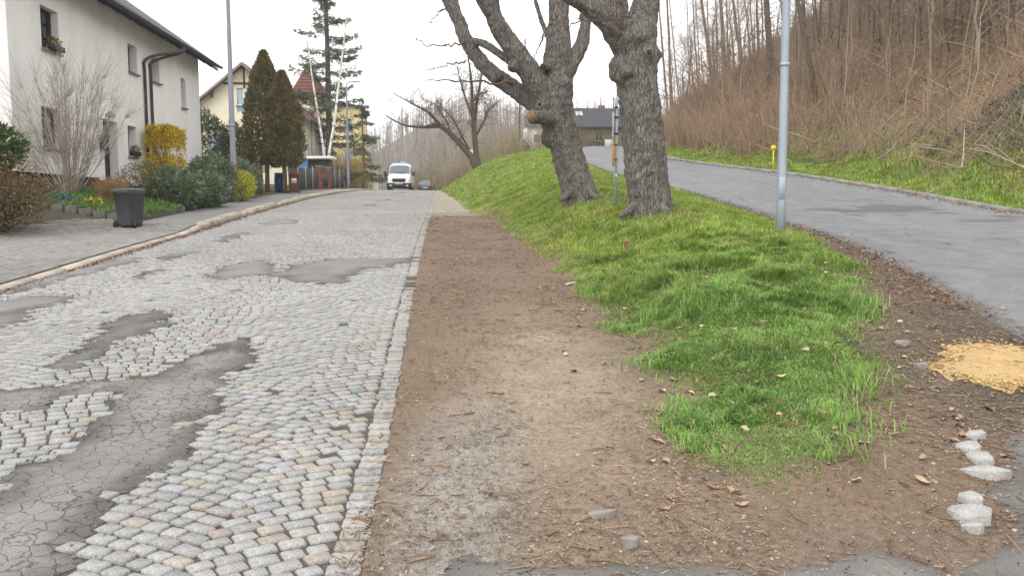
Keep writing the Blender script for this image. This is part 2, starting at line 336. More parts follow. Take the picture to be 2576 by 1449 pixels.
TIP = [(1.75, 5.6), (1.6, 5.1), (1.68, 4.6), (1.95, 4.3), (2.2, 4.42), (2.5, 4.95), (3.1, 6.2), (3.85, 7.5), (4.9, 9.6), (5.9, 13.6), (6.9, 18), (7.3, 22), (7.2, 28), (6.7, 38), (7.0, 50), (8.4, 60), (9, 80), (9, 150), (-3, 150)]
def grass_poly():
    ys = np.concatenate([np.arange(5.6, 30, .4), np.arange(30, 150, 3.)]); left = [(float(xf(y))+.0, y) for y in ys[::-1]]
    return TIP+left
GP = grass_poly()
def grass_mask(x, y):
    n = fbm(x*1.3, y*1.3, 51)-.5; n2 = fbm(np.asarray(x)*4, np.asarray(y)*4, 57, 2)-.5
    return in_poly(x+n*.7+n2*.3, y+n2*.4-n*.3, GP).astype(float)
yn = ygrid(.05, 1.5, 16, .01); yf = np.concatenate([[-6, -3, 0], yn, ygrid(.25, yn[-1]+.2, 150, .02)])
dirt = strip('dirt_verge', 7, 8, 60, yf, m_dirt, bank_col)
bank = strip('grassy_bank', 8, 11, 110, yf, m_dirt, bank_col)
def asph_col(x, y):
    n = fbm(x*.7, y*.35, 61); c = mixc((.165, .165, .168), (.22, .218, .215), n)*(.88+.24*fbm(x*3.5, y*.5, 63))[..., None]*(.9+.2*fbm(x*9, y*9, 65, 2))[..., None]
    wet = smooth(.60, .66, fbm(x*.5, y*1.1, 67))*smooth(6, 9, y)*(1-smooth(21, 26, y))*smooth(8.8, 10, x)*(1-smooth(13.5, 14.5, x)); c = mixc(c, (.10, .10, .105), wet*.85)
    e = smooth(.5, .0, x-xh(y)+.4*(n-.5)); return mixc(c, (.10, .095, .09), e*.6)
ya = np.concatenate([[-6, -3, 0], ygrid(.2, 1.5, 150, .02)])
def hx_in(y): return xh(y)+.02
asphalt = strip('upper_asphalt_road', 11, 12, 60, ya, m_asph, asph_col)
def slope_col(x, y):
    n = fbm(x*.8, y*.8, 71); n2 = fbm(x*.25, y*.25, 77); c = mixc((.22, .145, .085), (.135, .092, .06), n)
    g = (1-smooth(2.0, 5.0, x-xi(y)+3*(n-.5)))*.9; c = mixc(c, (.13, .16, .045), g)
    return mixc(c, (.09, .095, .04), smooth(.6, .75, n2)*.5*(1-g))
slope = strip('wooded_slope', 12, 17, 90, ya, m_soil, slope_col, power=2.2)
def yard_col(x, y):
    n = fbm(x*1.5, y*1.5, 81); c = mixc((.075, .055, .038), (.05, .04, .028), n); return mixc(c, (.075, .10, .035), smooth(.5, .7, fbm(x*.8, y*.8, 83))*.6)
yard = strip('front_gardens', 1, 3, 60, ya, m_soil, yard_col, power=.35)
far_ground = link('ground', raw_mesh('ground', np.array([(-3000, -3000, -7), (3000, -3000, -7), (3000, 3000, -7), (-3000, 3000, -7.0)]), [np.array([[0, 1, 2, 3]])]), M('far_ground', (.09, .085, .05), (.07, .065, .04), .02, .95), kind='structure')
# ---------------------------------------------------------------- the cobbled street
street = strip('cobbled_street', 5, 7, 12, ya, m_bed, None, dz=-.006)
def px_poly(pts, plane=H):
    return [tuple(on_ground(*p)[:2]) for p in pts]
PATCH_PX = [
 [(645, 866), (600, 850), (540, 858), (480, 905), (400, 945), (290, 958), (130, 968), (0, 975), (-120, 985), (-120, 1075), (0, 1052), (70, 1030), (165, 992), (270, 986), (286, 1010), (232, 1060), (132, 1125), (60, 1170), (0, 1212), (-150, 1300), (-250, 1560), (110, 1560), (150, 1449), (205, 1370), (250, 1302), (312, 1242), (352, 1205), (430, 1180), (475, 1110), (530, 1045), (600, 950), (640, 905)],
 [(140, 922), (200, 878), (250, 846), (300, 802), (360, 783), (415, 778), (438, 790), (420, 815), (380, 842), (300, 882), (235, 922), (165, 930)],
 [(-60, 766), (90, 742), (205, 745), (190, 756), (120, 772), (72, 800), (30, 822), (-60, 850)],
 [(-60, 742), (130, 683), (290, 650), (350, 648), (356, 658), (265, 682), (140, 712), (-60, 762)],
 [(680, 697), (738, 667), (830, 652), (960, 650), (1058, 645), (1056, 660), (990, 664), (925, 681), (900, 690), (872, 711), (790, 713), (705, 702)],
 [(524, 694), (560, 673), (650, 655), (694, 667), (682, 690), (610, 698), (532, 708)],
 [(538, 607), (575, 590), (618, 584), (612, 600), (560, 611)],
 [(400, 648), (450, 634), (500, 633), (440, 655), (405, 658)],
 [(316, 700), (352, 692), (384, 694), (366, 706), (322, 708)],
 [(368, 683), (400, 678), (428, 679), (408, 688), (372, 689)],
 [(918, 517), (955, 510), (950, 516), (928, 521)], [(944, 505), (990, 500), (985, 505), (955, 508)], [(985, 486), (1030, 483), (1020, 487), (990, 488)], [(640, 562), (700, 553), (760, 555), (752, 562), (690, 566)]]
PATCHES = [px_poly(p) for p in PATCH_PX]
def cdt_sheet(poly, step, bstep, jit, seed=0):
    """triangulated sheet with a ragged outline: returns xy, tris, distance to outline"""
    poly = np.array(poly); P = []
    for i in range(len(poly)):
        a, b = poly[i], poly[(i+1) % len(poly)]; n = max(1, int(np.linalg.norm(b-a)/bstep))
        for k in range(n): P.append(a+(b-a)*k/n)
    P = np.array(P); P = P+np.stack([vnoise(P[:, 0]*9, P[:, 1]*9, seed)-.5, vnoise(P[:, 0]*9+50, P[:, 1]*9, seed)-.5], 1)*jit*2+(np.stack([vnoise(P[:, 0]*2.5, P[:, 1]*2.5, seed)-.5, vnoise(P[:, 0]*2.5+50, P[:, 1]*2.5, seed)-.5], 1)*jit*2.5)
    lo, hi = P.min(0), P.max(0); gx, gy = np.meshgrid(np.arange(lo[0], hi[0], step), np.arange(lo[1], hi[1], step)); G = np.stack([gx.ravel(), gy.ravel()], 1)
    G = G+(RNG.random(G.shape)-.5)*step*.5; G = G[in_poly(G[:, 0], G[:, 1], P)]
    if len(G): G = G[(np.linalg.norm(G[:, None]-P[None], axis=2).min(1) > bstep*.5)]
    nb = len(P); pts = [Vector(p) for p in P]+[Vector(p) for p in G]
    r = mgeo.delaunay_2d_cdt(pts, [(i, (i+1) % nb) for i in range(nb)], [], 1, 1e-5)
    xy = np.array([tuple(v) for v in r[0]]); tris = np.array([t for t in r[2] if len(t) == 3], int)
    dist = np.min([np.linalg.norm(xy-p, axis=1) for p in P], axis=0)
    return xy, tris, dist, P
PATCH_OUT = []
for i, poly in enumerate(PATCHES):
    A = np.array(poly); d = np.linalg.norm(A.mean(0)); st = .07 if d < 9 else .12 if d < 16 else .3
    xy, tr, dist, out = cdt_sheet(poly, st, st*.6, .09 if d < 16 else .15, i); PATCH_OUT.append(out)
    edge = smooth(0, .14, dist+.12*(fbm(xy[:, 0]*6, xy[:, 1]*6, 9)-.5)); z = H(xy[:, 0], xy[:, 1])-.002+.022*edge+(fbm(xy[:, 0]*7, xy[:, 1]*7, 5)-.5)*.012
    c0 = {0: (.215, .207, .195), 1: (.165, .16, .151), 4: (.185, .18, .173)}.get(i, (.20, .195, .188))
    c = mixc((.115, .109, .10), c0, smooth(.0, .24, dist+.4*(fbm(xy[:, 0]*3, xy[:, 1]*3, 8)-.5)))*(.8+.4*fbm(xy[:, 0]*1.2, xy[:, 1]*1.2, 12))[:, None]
    if i == 0: c = c*(1-.35*smooth(7.0, 8.2, xy[:, 1]))[:, None]
    me = raw_mesh('asphalt_patch', np.stack([xy[:, 0], xy[:, 1], z], 1), [tr], c, True)
    link('asphalt_patch', me, m_patch if i in (0, 1) else m_patch2, street)
# granite setts laid in segment arcs
def sett_positions():
    X, Y, RZ, LW, DW, ED = [], [], [], [], [], []
    v = 1.7; SEG = 2.15; r_ = np.random.default_rng(3)
    while v < 101:
        w = float(xr(v)-xk(v)); u = .142+r_.random()*.03; dv = .104+.008*r_.random()
        wall = .05*math.sin(v*1.3)
        while u < w-.04+.3:
            Ls = .105+.055*r_.random(); uc = u+Ls/2; k = (uc+SEG*.18+wall)/SEG; t = 2*(k-math.floor(k+.5))
            off = -.42*(abs(t)**1.8); sl = -.42*1.8*abs(t)**.8*np.sign(t)*2/SEG; th = math.atan(sl); y = v+off+(r_.random()-.5)*.012
            X.append(-uc); Y.append(y); RZ.append(-th+(r_.random()-.5)*.13); LW.append(Ls-.010); DW.append((dv-.009)*math.cos(th)*(.93+.12*r_.random())); ED.append(0)
            u += Ls*math.cos(th)
        v += dv
    v = 1.6
    while v < 101:                                                                             # row of larger stones closing the edge
        l = .10+.03*r_.random(); X.append(-.074+(r_.random()-.5)*.02); Y.append(v+l/2); RZ.append((r_.random()-.5)*.1); LW.append(.135+.02*r_.random()); DW.append(l-.012); ED.append(1); v += l
    return map(np.array, (X, Y, RZ, LW, DW, ED))
sx, sy, srz, sl, sdp, sed = sett_positions()
sx = xr(sy)+sx
ok = sx > xk(sy)+.06
for out in PATCH_OUT:
    lo, hi = out.min(0)-.1, out.max(0)+.1; c = (sx > lo[0]) & (sx < hi[0]) & (sy > lo[1]) & (sy < hi[1]) & ok
    idx = np.nonzero(c)[0]; ins = in_poly(sx[idx], sy[idx], out)
    if len(idx):
        de = np.linalg.norm(np.stack([sx[idx], sy[idx]], 1)[:, None]-out[None], axis=2).min(1); ok[idx[ins & (RNG.random(len(idx)) < np.where(de < .10, .85, .997))]] = False
ok &= ~((sed == 1) & (sy > 11.2) & (sy < 12.8) & (RNG.random(len(sx)) < .75)); ok &= RNG.random(len(sx)) > .004
ok &= in_view(np.stack([sx, sy, H(sx, sy)], 1), 420)
sx, sy, srz, sl, sdp, sed = (a[ok] for a in (sx, sy, srz, sl, sdp, sed))
n = len(sx); sz = H(sx, sy)+(fbm(sx*1.2, sy*1.2, 31)-.5)*.012+(RNG.random(n)-.5)*.008
tone = .305*(.86+.26*RNG.random(n))*(.86+.28*fbm(sx*.6, sy*.6, 33)); tan_ = (RNG.random(n) < .13+.25*smooth(.7, .1, np.abs(sx-xr(sy))))
scol = tone[:, None]*np.where(tan_[:, None], np.array([1.05, .94, .80]), np.array([1.015, .995, .95]))*(1+.05*(RNG.random((n, 3))-.5))
dark = RNG.random(n) < .012; scol[dark] *= np.array([.68, .70, .73])
def stone_batch(x, y, z, rz, l, d, h=.012, full=True, oct_=True):
    n = len(x); r = np.random.default_rng(5)
    if oct_:
        c = .12*np.minimum(l, d); hl, hd = l/2, d/2
        B = np.stack([np.stack([-hl+c, -hd], 1), np.stack([hl-c, -hd], 1), np.stack([hl, -hd+c], 1), np.stack([hl, hd-c], 1), np.stack([hl-c, hd], 1), np.stack([-hl+c, hd], 1), np.stack([-hl, hd-c], 1), np.stack([-hl, -hd+c], 1)], 1); k = 8
        B = B*(1+.12*(r.random((n, 8, 1))-.5))
    else:
        hl, hd = l/2, d/2; B = np.stack([np.stack([-hl, -hd], 1), np.stack([hl, -hd], 1), np.stack([hl, hd], 1), np.stack([-hl, hd], 1)], 1)*(1+.15*(r.random((n, 4, 1))-.5)); k = 4
    rings = ([(1.0, -.05)] if full else [])+[(1.0, -.006 if oct_ else -.012), (.97, h*.6), (.91, h)] if full else [(1.0, -.012), (.90, h)]
    tilt = (r.random((n, 2))-.5)*.05; ca, sa = np.cos(rz)[:, None], np.sin(rz)[:, None]; R = []
    for s_, dz in rings:
        bx_, by_ = B[..., 0]*s_, B[..., 1]*s_
        R.append(np.stack([x[:, None]+bx_*ca-by_*sa, y[:, None]+bx_*sa+by_*ca, z[:, None]+dz+bx_*tilt[:, :1]+by_*tilt[:, 1:]], -1))
    V = np.stack(R, 1); nr = len(rings)
    q = []
    for a in range(nr-1):
        for j in range(k): q.append([a*k+j, a*k+(j+1) % k, (a+1)*k+(j+1) % k, (a+1)*k+j])
    t = (nr-1)*k
    q += [[t, t+1, t+2, t+3], [t, t+3, t+4, t+7], [t+4, t+5, t+6, t+7]] if k == 8 else [[t, t+1, t+2, t+3]]
    return V.reshape(n, nr*k, 3), np.array(q)
def piece_set(name, parent, mat, idx_near, idx_far_sets, args, cols, h, label=None):
    x, y, z, rz, l, d = args
    V, q = stone_batch(x[idx_near], y[idx_near], z[idx_near], rz[idx_near], l[idx_near], d[idx_near], h)
    for j, i in enumerate(idx_near):
        c = V[j].mean(0); me = raw_mesh(name, V[j]-c, [q], np.repeat(cols[i][None], len(V[j]), 0), False); link(name, me, mat, parent, loc=c)
    mb = MB()
    for idx, full, oc in idx_far_sets:
        if not len(idx): continue
        V, q = stone_batch(x[idx], y[idx], z[idx], rz[idx], l[idx], d[idx], h, full, oc); m, k, _ = V.shape
        mb.add(V.reshape(-1, 3), [(np.arange(m)[:, None, None]*k+q[None]).reshape(-1, 4)], np.repeat(cols[idx], k, 0))
    return mb.build(name, mat, parent, False, True, kind='stuff')
P3 = np.stack([sx, sy, sz], 1); vis = in_view(P3, 10); dist = np.linalg.norm(P3-EYE, axis=1); order = np.argsort(np.where(vis, dist, 1e9)); near = order[:300]
rest = np.setdiff1d(np.arange(n), near)
piece_set('sett', street, m_stone, near, [(rest[sy[rest] < 14], True, True), (rest[(sy[rest] >= 14) & (sy[rest] < 36)], False, True), (rest[sy[rest] >= 36], False, False)], (sx, sy, sz, srz, sl, sdp), scol, .008)
# ---------------------------------------------------------------- left pavement: kerb stones, clay-grey pavers, asphalt further up
def pave_col(x, y):
    n_ = fbm(x*1.2, y*.5, 91); c = mixc((.17, .165, .16), (.21, .205, .20), n_); return c*(.9+.2*fbm(x*5, y*5, 93))[..., None]
pavement = strip('pavement', 3, 4, 10, ya, m_patch2, pave_col, dz=.0)
yd = ygrid(.3, 8, 21.5, 0)
def drive_l(y): return np.interp(y, [8, 12, 17, 19.5, 21.5], [-13, -11.5, -9.9, -9.9, -8.6])
drive = strip('driveway', 3, 4, 14, yd, m_bed, None, dz=.016, x0=drive_l, x1=lambda y: xk(y)-.16)
# pavers
px_, py_ = [], []
row = 0; u = .0
while u < 6.5:
    ys_ = np.arange(8.2, 21.4, .205)+(row % 2)*.1; x_ = xk(ys_)-.17-.053-u; k_ = x_ > drive_l(ys_)+.06; px_.append(x_[k_]); py_.append(ys_[k_]); u += .108; row += 1
px_ = np.concatenate(px_); py_ = np.concatenate(py_); k_ = in_view(np.stack([px_, py_, H(px_, py_)], 1), 260); px_, py_ = px_[k_], py_[k_]
nP = len(px_); pz_ = H(px_, py_)+.024+(RNG.random(nP)-.5)*.004
pcol = (.255*(.88+.24*RNG.random(nP))*(.85+.3*fbm(px_*.9, py_*.5, 95)))[:, None]*np.array([1.0, .965, .915])
D_ = np.hypot(px_, py_); o_ = np.argsort(D_); piece_set('paver', drive, m_paver, o_[:300], [(o_[300:], False, False)], (px_, py_, pz_, np.full(nP, math.pi/2), np.full(nP, .198), np.full(nP, .1)), pcol, .006)
# kerb stones, low at the driveway crossing then standing up and leaning unevenly
yk = 7.5; r_ = np.random.default_rng(11); kn = 0
while yk < 100:
    L_ = 1.0 if yk < 21 else .85+.35*r_.random(); y0, y1 = yk+.008, yk+L_-.008; up0, up1 = [float(np.interp(y, [20.2, 21.6], [.045, .13])) for y in (y0, y1)]
    if yk > 21: up0 += (r_.random()-.5)*.05; up1 += (r_.random()-.5)*.05
    j0, j1 = ((r_.random(2)-.5)*(.03 if yk < 21 else .13)); wdt = .155 if yk < 21 else .27
    V = []
    for y, up, j in ((y0, up0, j0), (y1, up1, j1)):
        x1 = float(xk(y))+j; z = float(zm(y)); x0 = x1-wdt-.0
        V += [(x0, y, z-.12), (x1+.02, y, z-.12), (x1, y, z+up-.02), (x1-.025, y, z+up), (x0+.02, y, z+up+.012), (x0, y, z+up+.004)]
    V = np.array(V); c = V.mean(0); q4 = [[k, (k+1) % 6, 6+(k+1) % 6, 6+k] for k in range(6)]
    cc = np.array([.43, .39, .325])*(.85+.25*r_.random()) if True else 0
    link('kerb_stone', raw_mesh('kerb_stone', V-c, [q4, [[5, 4, 3, 2, 1, 0], [6, 7, 8, 9, 10, 11]]], np.repeat(cc[None], 12, 0)), m_kerb, pavement, loc=c); yk += L_
# kerb stones of the upper road
yk = 17.0
while yk < 85:
    y0, y1 = yk+.01, yk+1.19; V = []
    for y in (y0, y1):
        x1 = float(xi(y)); z = float(zh(y)); V += [(x1-.02, y, z-.1), (x1, y, z+.07), (x1+.03, y, z+.10), (x1+.14, y, z+.11), (x1+.16, y, z-.1)]
    V = np.array(V); c = V.mean(0)
    link('kerb_stone', raw_mesh('kerb_stone', V-c, [[[k, (k+1) % 5, 5+(k+1) % 5, 5+k] for k in range(5)], [[4, 3, 2, 1, 0], [5, 6, 7, 8, 9]]], np.repeat(np.array([[.27, .26, .24]])*(.8+.3*r_.random()), 10, 0)), m_kerb, asphalt, loc=c); yk += 1.2
# ---------------------------------------------------------------- houses
m_white = M('white_render', (.87, .86, .835), (.76, .745, .715), 1.6, .9, .2, 160, spec=.2, stretch=(1, 1, .22))
m_cream = M('cream_render', (.80, .73, .55), (.74, .67, .50), 1.0, .9, .1, 120)
m_yellow = M('yellow_render', (.74, .62, .33), (.66, .54, .27), 1.0, .9, .1, 120)
m_plinth = M('brown_plinth', (.10, .045, .03), (.07, .033, .023), 5, .85, .2, 60)
m_dkwood = M('dark_wood', (.045, .032, .026), (.028, .021, .018), 12, .6, .2, 40, stretch=(1, 1, .15))
m_timber = M('brown_timber', (.16, .075, .04), (.11, .05, .028), 10, .7, .2, 40)
m_zinc = M('dark_zinc', (.06, .05, .05), (.045, .04, .042), 4, .45, metallic=.2)
m_soffit = M('grey_soffit', (.085, .08, .082), (.06, .057, .06), 6, .75, stretch=(1, .1, 1))
m_roofr = M('red_tile', (.21, .088, .065), (.15, .065, .05), 6, .8, .2, 40)
m_roofd = M('dark_tile', (.075, .075, .085), (.055, .056, .064), 5, .7, .2, 40)
m_wframe = M('white_frame', (.7, .71, .72), (.62, .63, .65), 5, .5)
m_sill = M('sill_stone', (.30, .28, .25), (.22, .2, .18), 9, .8)
m_glass = glass('window_glass', (.03, .035, .04)); m_glassb = glass('pale_window_glass', (.32, .40, .47), .12)
m_pot = M('clay_pot', (.5, .2, .08), (.42, .15, .06), 9, .8)
m_brick = M('brick_red', (.24, .10, .065), (.16, .065, .045), 14, .9, .2, 80, attr=True)
def wall_holes(mb, plane, c, a0, a1, z0, z1, holes, out, depth):
    """wall in the plane x=c (plane 'x') or y=c, spanning a and z, with recessed openings; out=+1/-1 facing direction"""
    P = (lambda a, z, o: (c-out*o, a, z)) if plane == 'x' else (lambda a, z, o: (a, c-out*o, z))
    A = sorted({a0, a1, *[v for h in holes for v in h[:2]]}); Zs = sorted({z0, z1, *[v for h in holes for v in h[2:4]]})
    for i in range(len(A)-1):
        for j in range(len(Zs)-1):
            am, zc = (A[i]+A[i+1])/2, (Zs[j]+Zs[j+1])/2
            if any(h[0] < am < h[1] and h[2] < zc < h[3] for h in holes): continue
            mb.add([P(A[i], Zs[j], 0), P(A[i+1], Zs[j], 0), P(A[i+1], Zs[j+1], 0), P(A[i], Zs[j+1], 0)], [[[0, 1, 2, 3]]])
    for h in holes:
        q = [(h[0], h[2]), (h[1], h[2]), (h[1], h[3]), (h[0], h[3])]
        for k in range(4):
            a, b = q[k], q[(k+1) % 4]; mb.add([P(*a, 0), P(*b, 0), P(*b, depth), P(*a, depth)], [[[0, 1, 2, 3]]])
    return P
def window(parent, P, h, depth, mf, mg, mull=(1, 1), fw=.06, sill=True, ms=None):
    a0, a1, z0, z1 = h; w = thing_part('window', parent)
    def bar(x0, x1, y0, y1, name, o0, o1, m, par):
        q = [P(x0, y0, o0), P(x1, y0, o0), P(x1, y1, o0), P(x0, y1, o0), P(x0, y0, o1), P(x1, y0, o1), P(x1, y1, o1), P(x0, y1, o1)]
        return MB().add(q, [[[0, 1, 2, 3], [7, 6, 5, 4], [0, 4, 5, 1], [1, 5, 6, 2], [2, 6, 7, 3], [3, 7, 4, 0]]])
    o = depth-.05; fr = MB(); e = .002
    for s_ in (bar(a0+e, a1-e, z0+e, z0+fw, '', o, depth+.05, mf, w), bar(a0+e, a1-e, z1-fw, z1-e, '', o, depth+.05, mf, w), bar(a0+e, a0+fw, z0+fw, z1-fw, '', o, depth+.05, mf, w), bar(a1-fw, a1-e, z0+fw, z1-fw, '', o, depth+.05, mf, w)):
        fr.add(s_.V[0], [s_.P[4][0]])
    nx, nz = mull
    for i in range(1, nx):
        x = a0+(a1-a0)*i/nx; s_ = bar(x-fw*.4, x+fw*.4, z0+fw, z1-fw, '', o+.004, depth+.046, mf, w); fr.add(s_.V[0], [s_.P[4][0]])
    for i in range(1, nz):
        z = z0+(z1-z0)*i/nz; s_ = bar(a0+fw, a1-fw, z-fw*.3, z+fw*.3, '', o+.008, depth+.042, mf, w); fr.add(s_.V[0], [s_.P[4][0]])
    fr.build('frame', mf, w)
    for i in range(nx):
        for j in range(nz):
            x0, x1 = a0+(a1-a0)*i/nx, a0+(a1-a0)*(i+1)/nx; y0, y1 = z0+(z1-z0)*j/nz, z0+(z1-z0)*(j+1)/nz
            MB().add([P(x0, y0, depth+.02), P(x1, y0, depth+.02), P(x1, y1, depth+.02), P(x0, y1, depth+.02)], [[[0, 1, 2, 3]]]).build('pane', mg, w)
    if sill:
        bar(a0-.06, a1+.06, z0-.06, z0-.003, '', -.1, depth-.055, ms, w).build('sill', ms or m_sill, w)
    return w
def thing_part(name, parent): return link(name, None, None, parent)
# --- white semi-detached house on the left
hs = thing('white_house', 'white rendered two-storey house with dark eaves beside the pavement', 'house')
W1 = [(25.65, 26.75, 6.25, 7.5), (25.4, 26.6, 3.35, 4.55)]; W2 = [(32.4, 33.3, 6.66, 7.7), (34.85, 35.75, 6.67, 7.7), (38.45, 39.1, 6.05, 7.35), (32.05, 32.9, 3.5, 4.63), (29.85, 31.05, 2.5, 4.62)]
wl = MB(); Pa = wall_holes(wl, 'x', -11.94, 23.74, 29.33, 2.58, 8.62, W1, 1, .26); Pb = wall_holes(wl, 'x', -12.0, 29.33, 41.2, 2.58, 8.62, W2, 1, .34)
wl.add([(-12, 29.33, 2.58), (-11.94, 29.33, 2.58), (-11.94, 29.33, 8.62), (-12, 29.33, 8.62)], [[[0, 1, 2, 3]]])
for yy, xx in ((23.74, -11.94), (41.2, -12.0)):                                             # gable ends up to the ridge
    wl.add([(xx, yy, 2.58), (xx, yy, 8.6), (-17.0, yy, 12.1), (-22, yy, 8.6), (-22, yy, 2.58)], [[[0, 1, 2, 3, 4]]])
wl.add([(-22, 23.74, 2.58), (-22, 41.2, 2.58), (-22, 41.2, 8.6), (-22, 23.74, 8.6)], [[[0, 1, 2, 3]]])
wl.build('wall', m_white, hs)
bx((-21.95, 23.8, 1.0), (-12.04, 41.15, 2.58)).build('plinth', m_plinth, hs)
for h in W1: window(hs, Pa, h, .26, m_dkwood, m_glass, (2, 3) if h[2] > 6 else (2, 1), ms=m_sill)
for h in W2[:4]: window(hs, Pb, h, .34, m_dkwood, m_glass, (1, 1), ms=m_sill)
dr = bx((-12.36, 29.87, 2.5), (-12.30, 31.03, 4.6)).build('door', m_dkwood, hs)
for k in range(3): bx((-12.30, 30.0, 2.65+k*.62), (-12.285, 30.88, 3.15+k*.62), bev=.006).build('panel', m_dkwood if k < 2 else m_glass, dr)
MB().tube([(-12.27, 30.9, 3.45), (-12.22, 30.9, 3.45), (-12.22, 30.9, 3.62)], .012, 6).build('handle', m_zinc, dr)
bx((-12.6, 29.7, 2.3), (-11.4, 31.3, 2.47), bev=.01).build('doorstep', m_sill, hs)
# roof with overhang, soffit, gutter and two downpipes
def slab(P0, t, ax=None):
    P0 = np.array(P0, float); Q = P0-np.array([0, 0, t]); return MB().add(np.concatenate([P0, Q]), [[[0, 1, 2, 3], [7, 6, 5, 4], [0, 4, 5, 1], [1, 5, 6, 2], [2, 6, 7, 3], [3, 7, 4, 0]]])
rf = slab([(-11.25, 22.7, 8.50), (-11.25, 42.1, 8.50), (-17.05, 42.1, 12.6), (-17.05, 22.7, 12.6)], .12).build('roof', m_roofd, hs)
slab([(-17.06, 22.7, 12.6), (-17.06, 42.1, 12.6), (-22.8, 42.1, 8.5), (-22.8, 22.7, 8.5)], .12).build('roof', m_roofd, hs)
slab([(-11.27, 22.75, 8.36), (-11.27, 42.0, 8.36), (-12.3, 42.0, 9.08), (-12.3, 22.75, 9.08)], .05).build('soffit', m_soffit, rf)
for yy in np.arange(23.2, 42, 1.1): slab([(-11.3, yy, 8.30), (-11.3, yy+.1, 8.30), (-12.5, yy+.1, 9.15), (-12.5, yy, 9.15)], .12).build('rafter', m_soffit, rf)
g = MB(); th = np.linspace(0, math.pi, 9); prof = [(-11.15-.085*math.cos(t), 8.40-.09*math.sin(t)) for t in th]
V = [(x, y, z) for y in (22.7, 42.1) for x, z in prof]; g.add(V, [[[k, k+1, 10+k, 9+k] for k in range(8)]])
g.build('gutter', m_zinc, rf)
for y_top, y_b, x_b in ((36.1, 33.87, -11.93), (36.35, 34.53, -11.93)):
    P_ = lerp_path([(-11.15, y_top, 8.35), (-11.2, y_top-.1, 8.05), (-11.75, y_b+.45, 7.55), (x_b, y_b, 7.25), (x_b, y_b, 6.9), (x_b, y_b, 5.0), (x_b, y_b, 2.4)], 40)
    MB().tube(P_, .055, 10).build('downpipe', m_zinc, hs, True)
# lamp, letter box and window box on the front
lp = thing('wall_lamp', 'grey dome wall lamp above the dark front door', 'lamp', (-11.9, 29.6, 4.72))
MB().tube([(-.1, 0, -.12), (.16, 0, -.14), (.26, 0, -.05)], .018, 6).build('arm', m_zinc, lp); a = MB(); t = np.linspace(0, 1, 7); a.tube([(.26, 0, -.05+.2*q) for q in t], [.17*math.cos(q*1.45) for q in t], 12); a.build('lamp_shade', M('lamp_grey', (.28, .28, .29), None, 5, .5), lp, True)
mbx = thing('letter_box', 'dark letter box fixed to the white wall left of the door', 'letter box', (-11.9, 29.55, 3.55)); bx((-.06, -.2, 0), (.12, .2, .42), bev=.02).build('box', m_zinc, mbx); bx((-.06, -.21, .43), (.15, .21, .47), bev=.01).build('lid', m_zinc, mbx); bx((.121, -.13, .3), (.13, .13, .34)).build('slot', M('matt_black', (.012, .012, .012), None, 4, .6), mbx)
m_leafg = M('leaf_green', (1.15, 1.15, 1.1), (.7, .75, .65), 3, .55, attr=True, trans=.25, spec=.35)
m_twig = M('twig', (1.1, 1.08, 1.05), (.75, .73, .7), 5, .9, attr=True)
def leaf_cloud(mb, c, r, n, L_, W_, cols, shell=.55, seed=0, box=False, flat=0.0):
    """leaves through an uneven, clumped volume"""
    rg = np.random.default_rng(seed+100); r = np.broadcast_to(np.asarray(r, float), (3,))
    if box: q = rg.random((n, 3))*2-1; q = np.sign(q)*np.abs(q)**.55; q = q*(.82+.34*fbm(q[:, 0]*2+q[:, 2]*1.7+9, q[:, 1]*2.6+4, seed, 3))[:, None]
    else:
        d = rg.normal(size=(n, 3)); d /= np.linalg.norm(d, axis=1)[:, None]; rad = (shell+(1-shell)*rg.random(n)**.5)
        lump = .78+.42*fbm(d[:, 0]*2.1+seed, d[:, 1]*2.1+d[:, 2]*1.7, seed, 3); q = d*(rad*lump)[:, None]
    C = np.asarray(c)+q*r; D = q/np.linalg.norm(q, axis=1)[:, None]*.7+rg.normal(size=(n, 3))*.6+np.array([0, 0, .25-flat])
    cc = np.asarray(cols); ci = cc[rg.integers(0, len(cc), n)]*(.7+.5*rg.random(n))[:, None]
    mb.leaves(C, D, L_*(.7+.6*rg.random(n)), W_*(.7+.6*rg.random(n)), ci)
    return mb
def planter(name, label, loc, L_, cols, seed):
    t = thing(name, label, 'planter', loc); bx((-.09, -L_/2, 0), (.09, L_/2, .16), bev=.01).build('trough', m_dkwood, t)
    leaf_cloud(MB(), (0, 0, .22), (.12, L_/2, .16), 160, .08, .05, cols, .2, seed).build('flowers', m_leafg, t, False, True, kind='stuff'); return t
planter('window_box', 'dark window box with yellow flowers under the upper left window', (-11.82, 26.2, 6.27), .95, [(.5, .36, .02), (.08, .12, .03), (.05, .09, .02)], 1)
planter('window_box', 'small window box with pale flowers under the lower window by the door', (-11.9, 32.48, 3.52), .7, [(.4, .3, .15), (.08, .1, .03), (.35, .12, .08)], 2)
# --- cream gabled house with half-timbered gable
def q3(pts): return np.array(pts, float)
h2 = thing('cream_gabled_house', 'cream house with half-timbered gable and red tiled roof behind the conifers', 'house')
Yf = 64.0; S = 64/62.
cx2 = -15.33; rx = -11.1; lx = cx2-(rx-cx2); ez, az = 8.0, 12.2
wl = MB(); holes = [(-15.92, -15.42, 7.05+1.6, 10.45), (-15.17, -14.52, 8.65, 10.45), (-18.2, -17.4, 5.4, 6.9), (-14.6, -13.6, 4.6, 6.2)]
Pc = wall_holes(wl, 'y', Yf, lx, rx, 2.5, ez+2.46, holes, -1, .15)
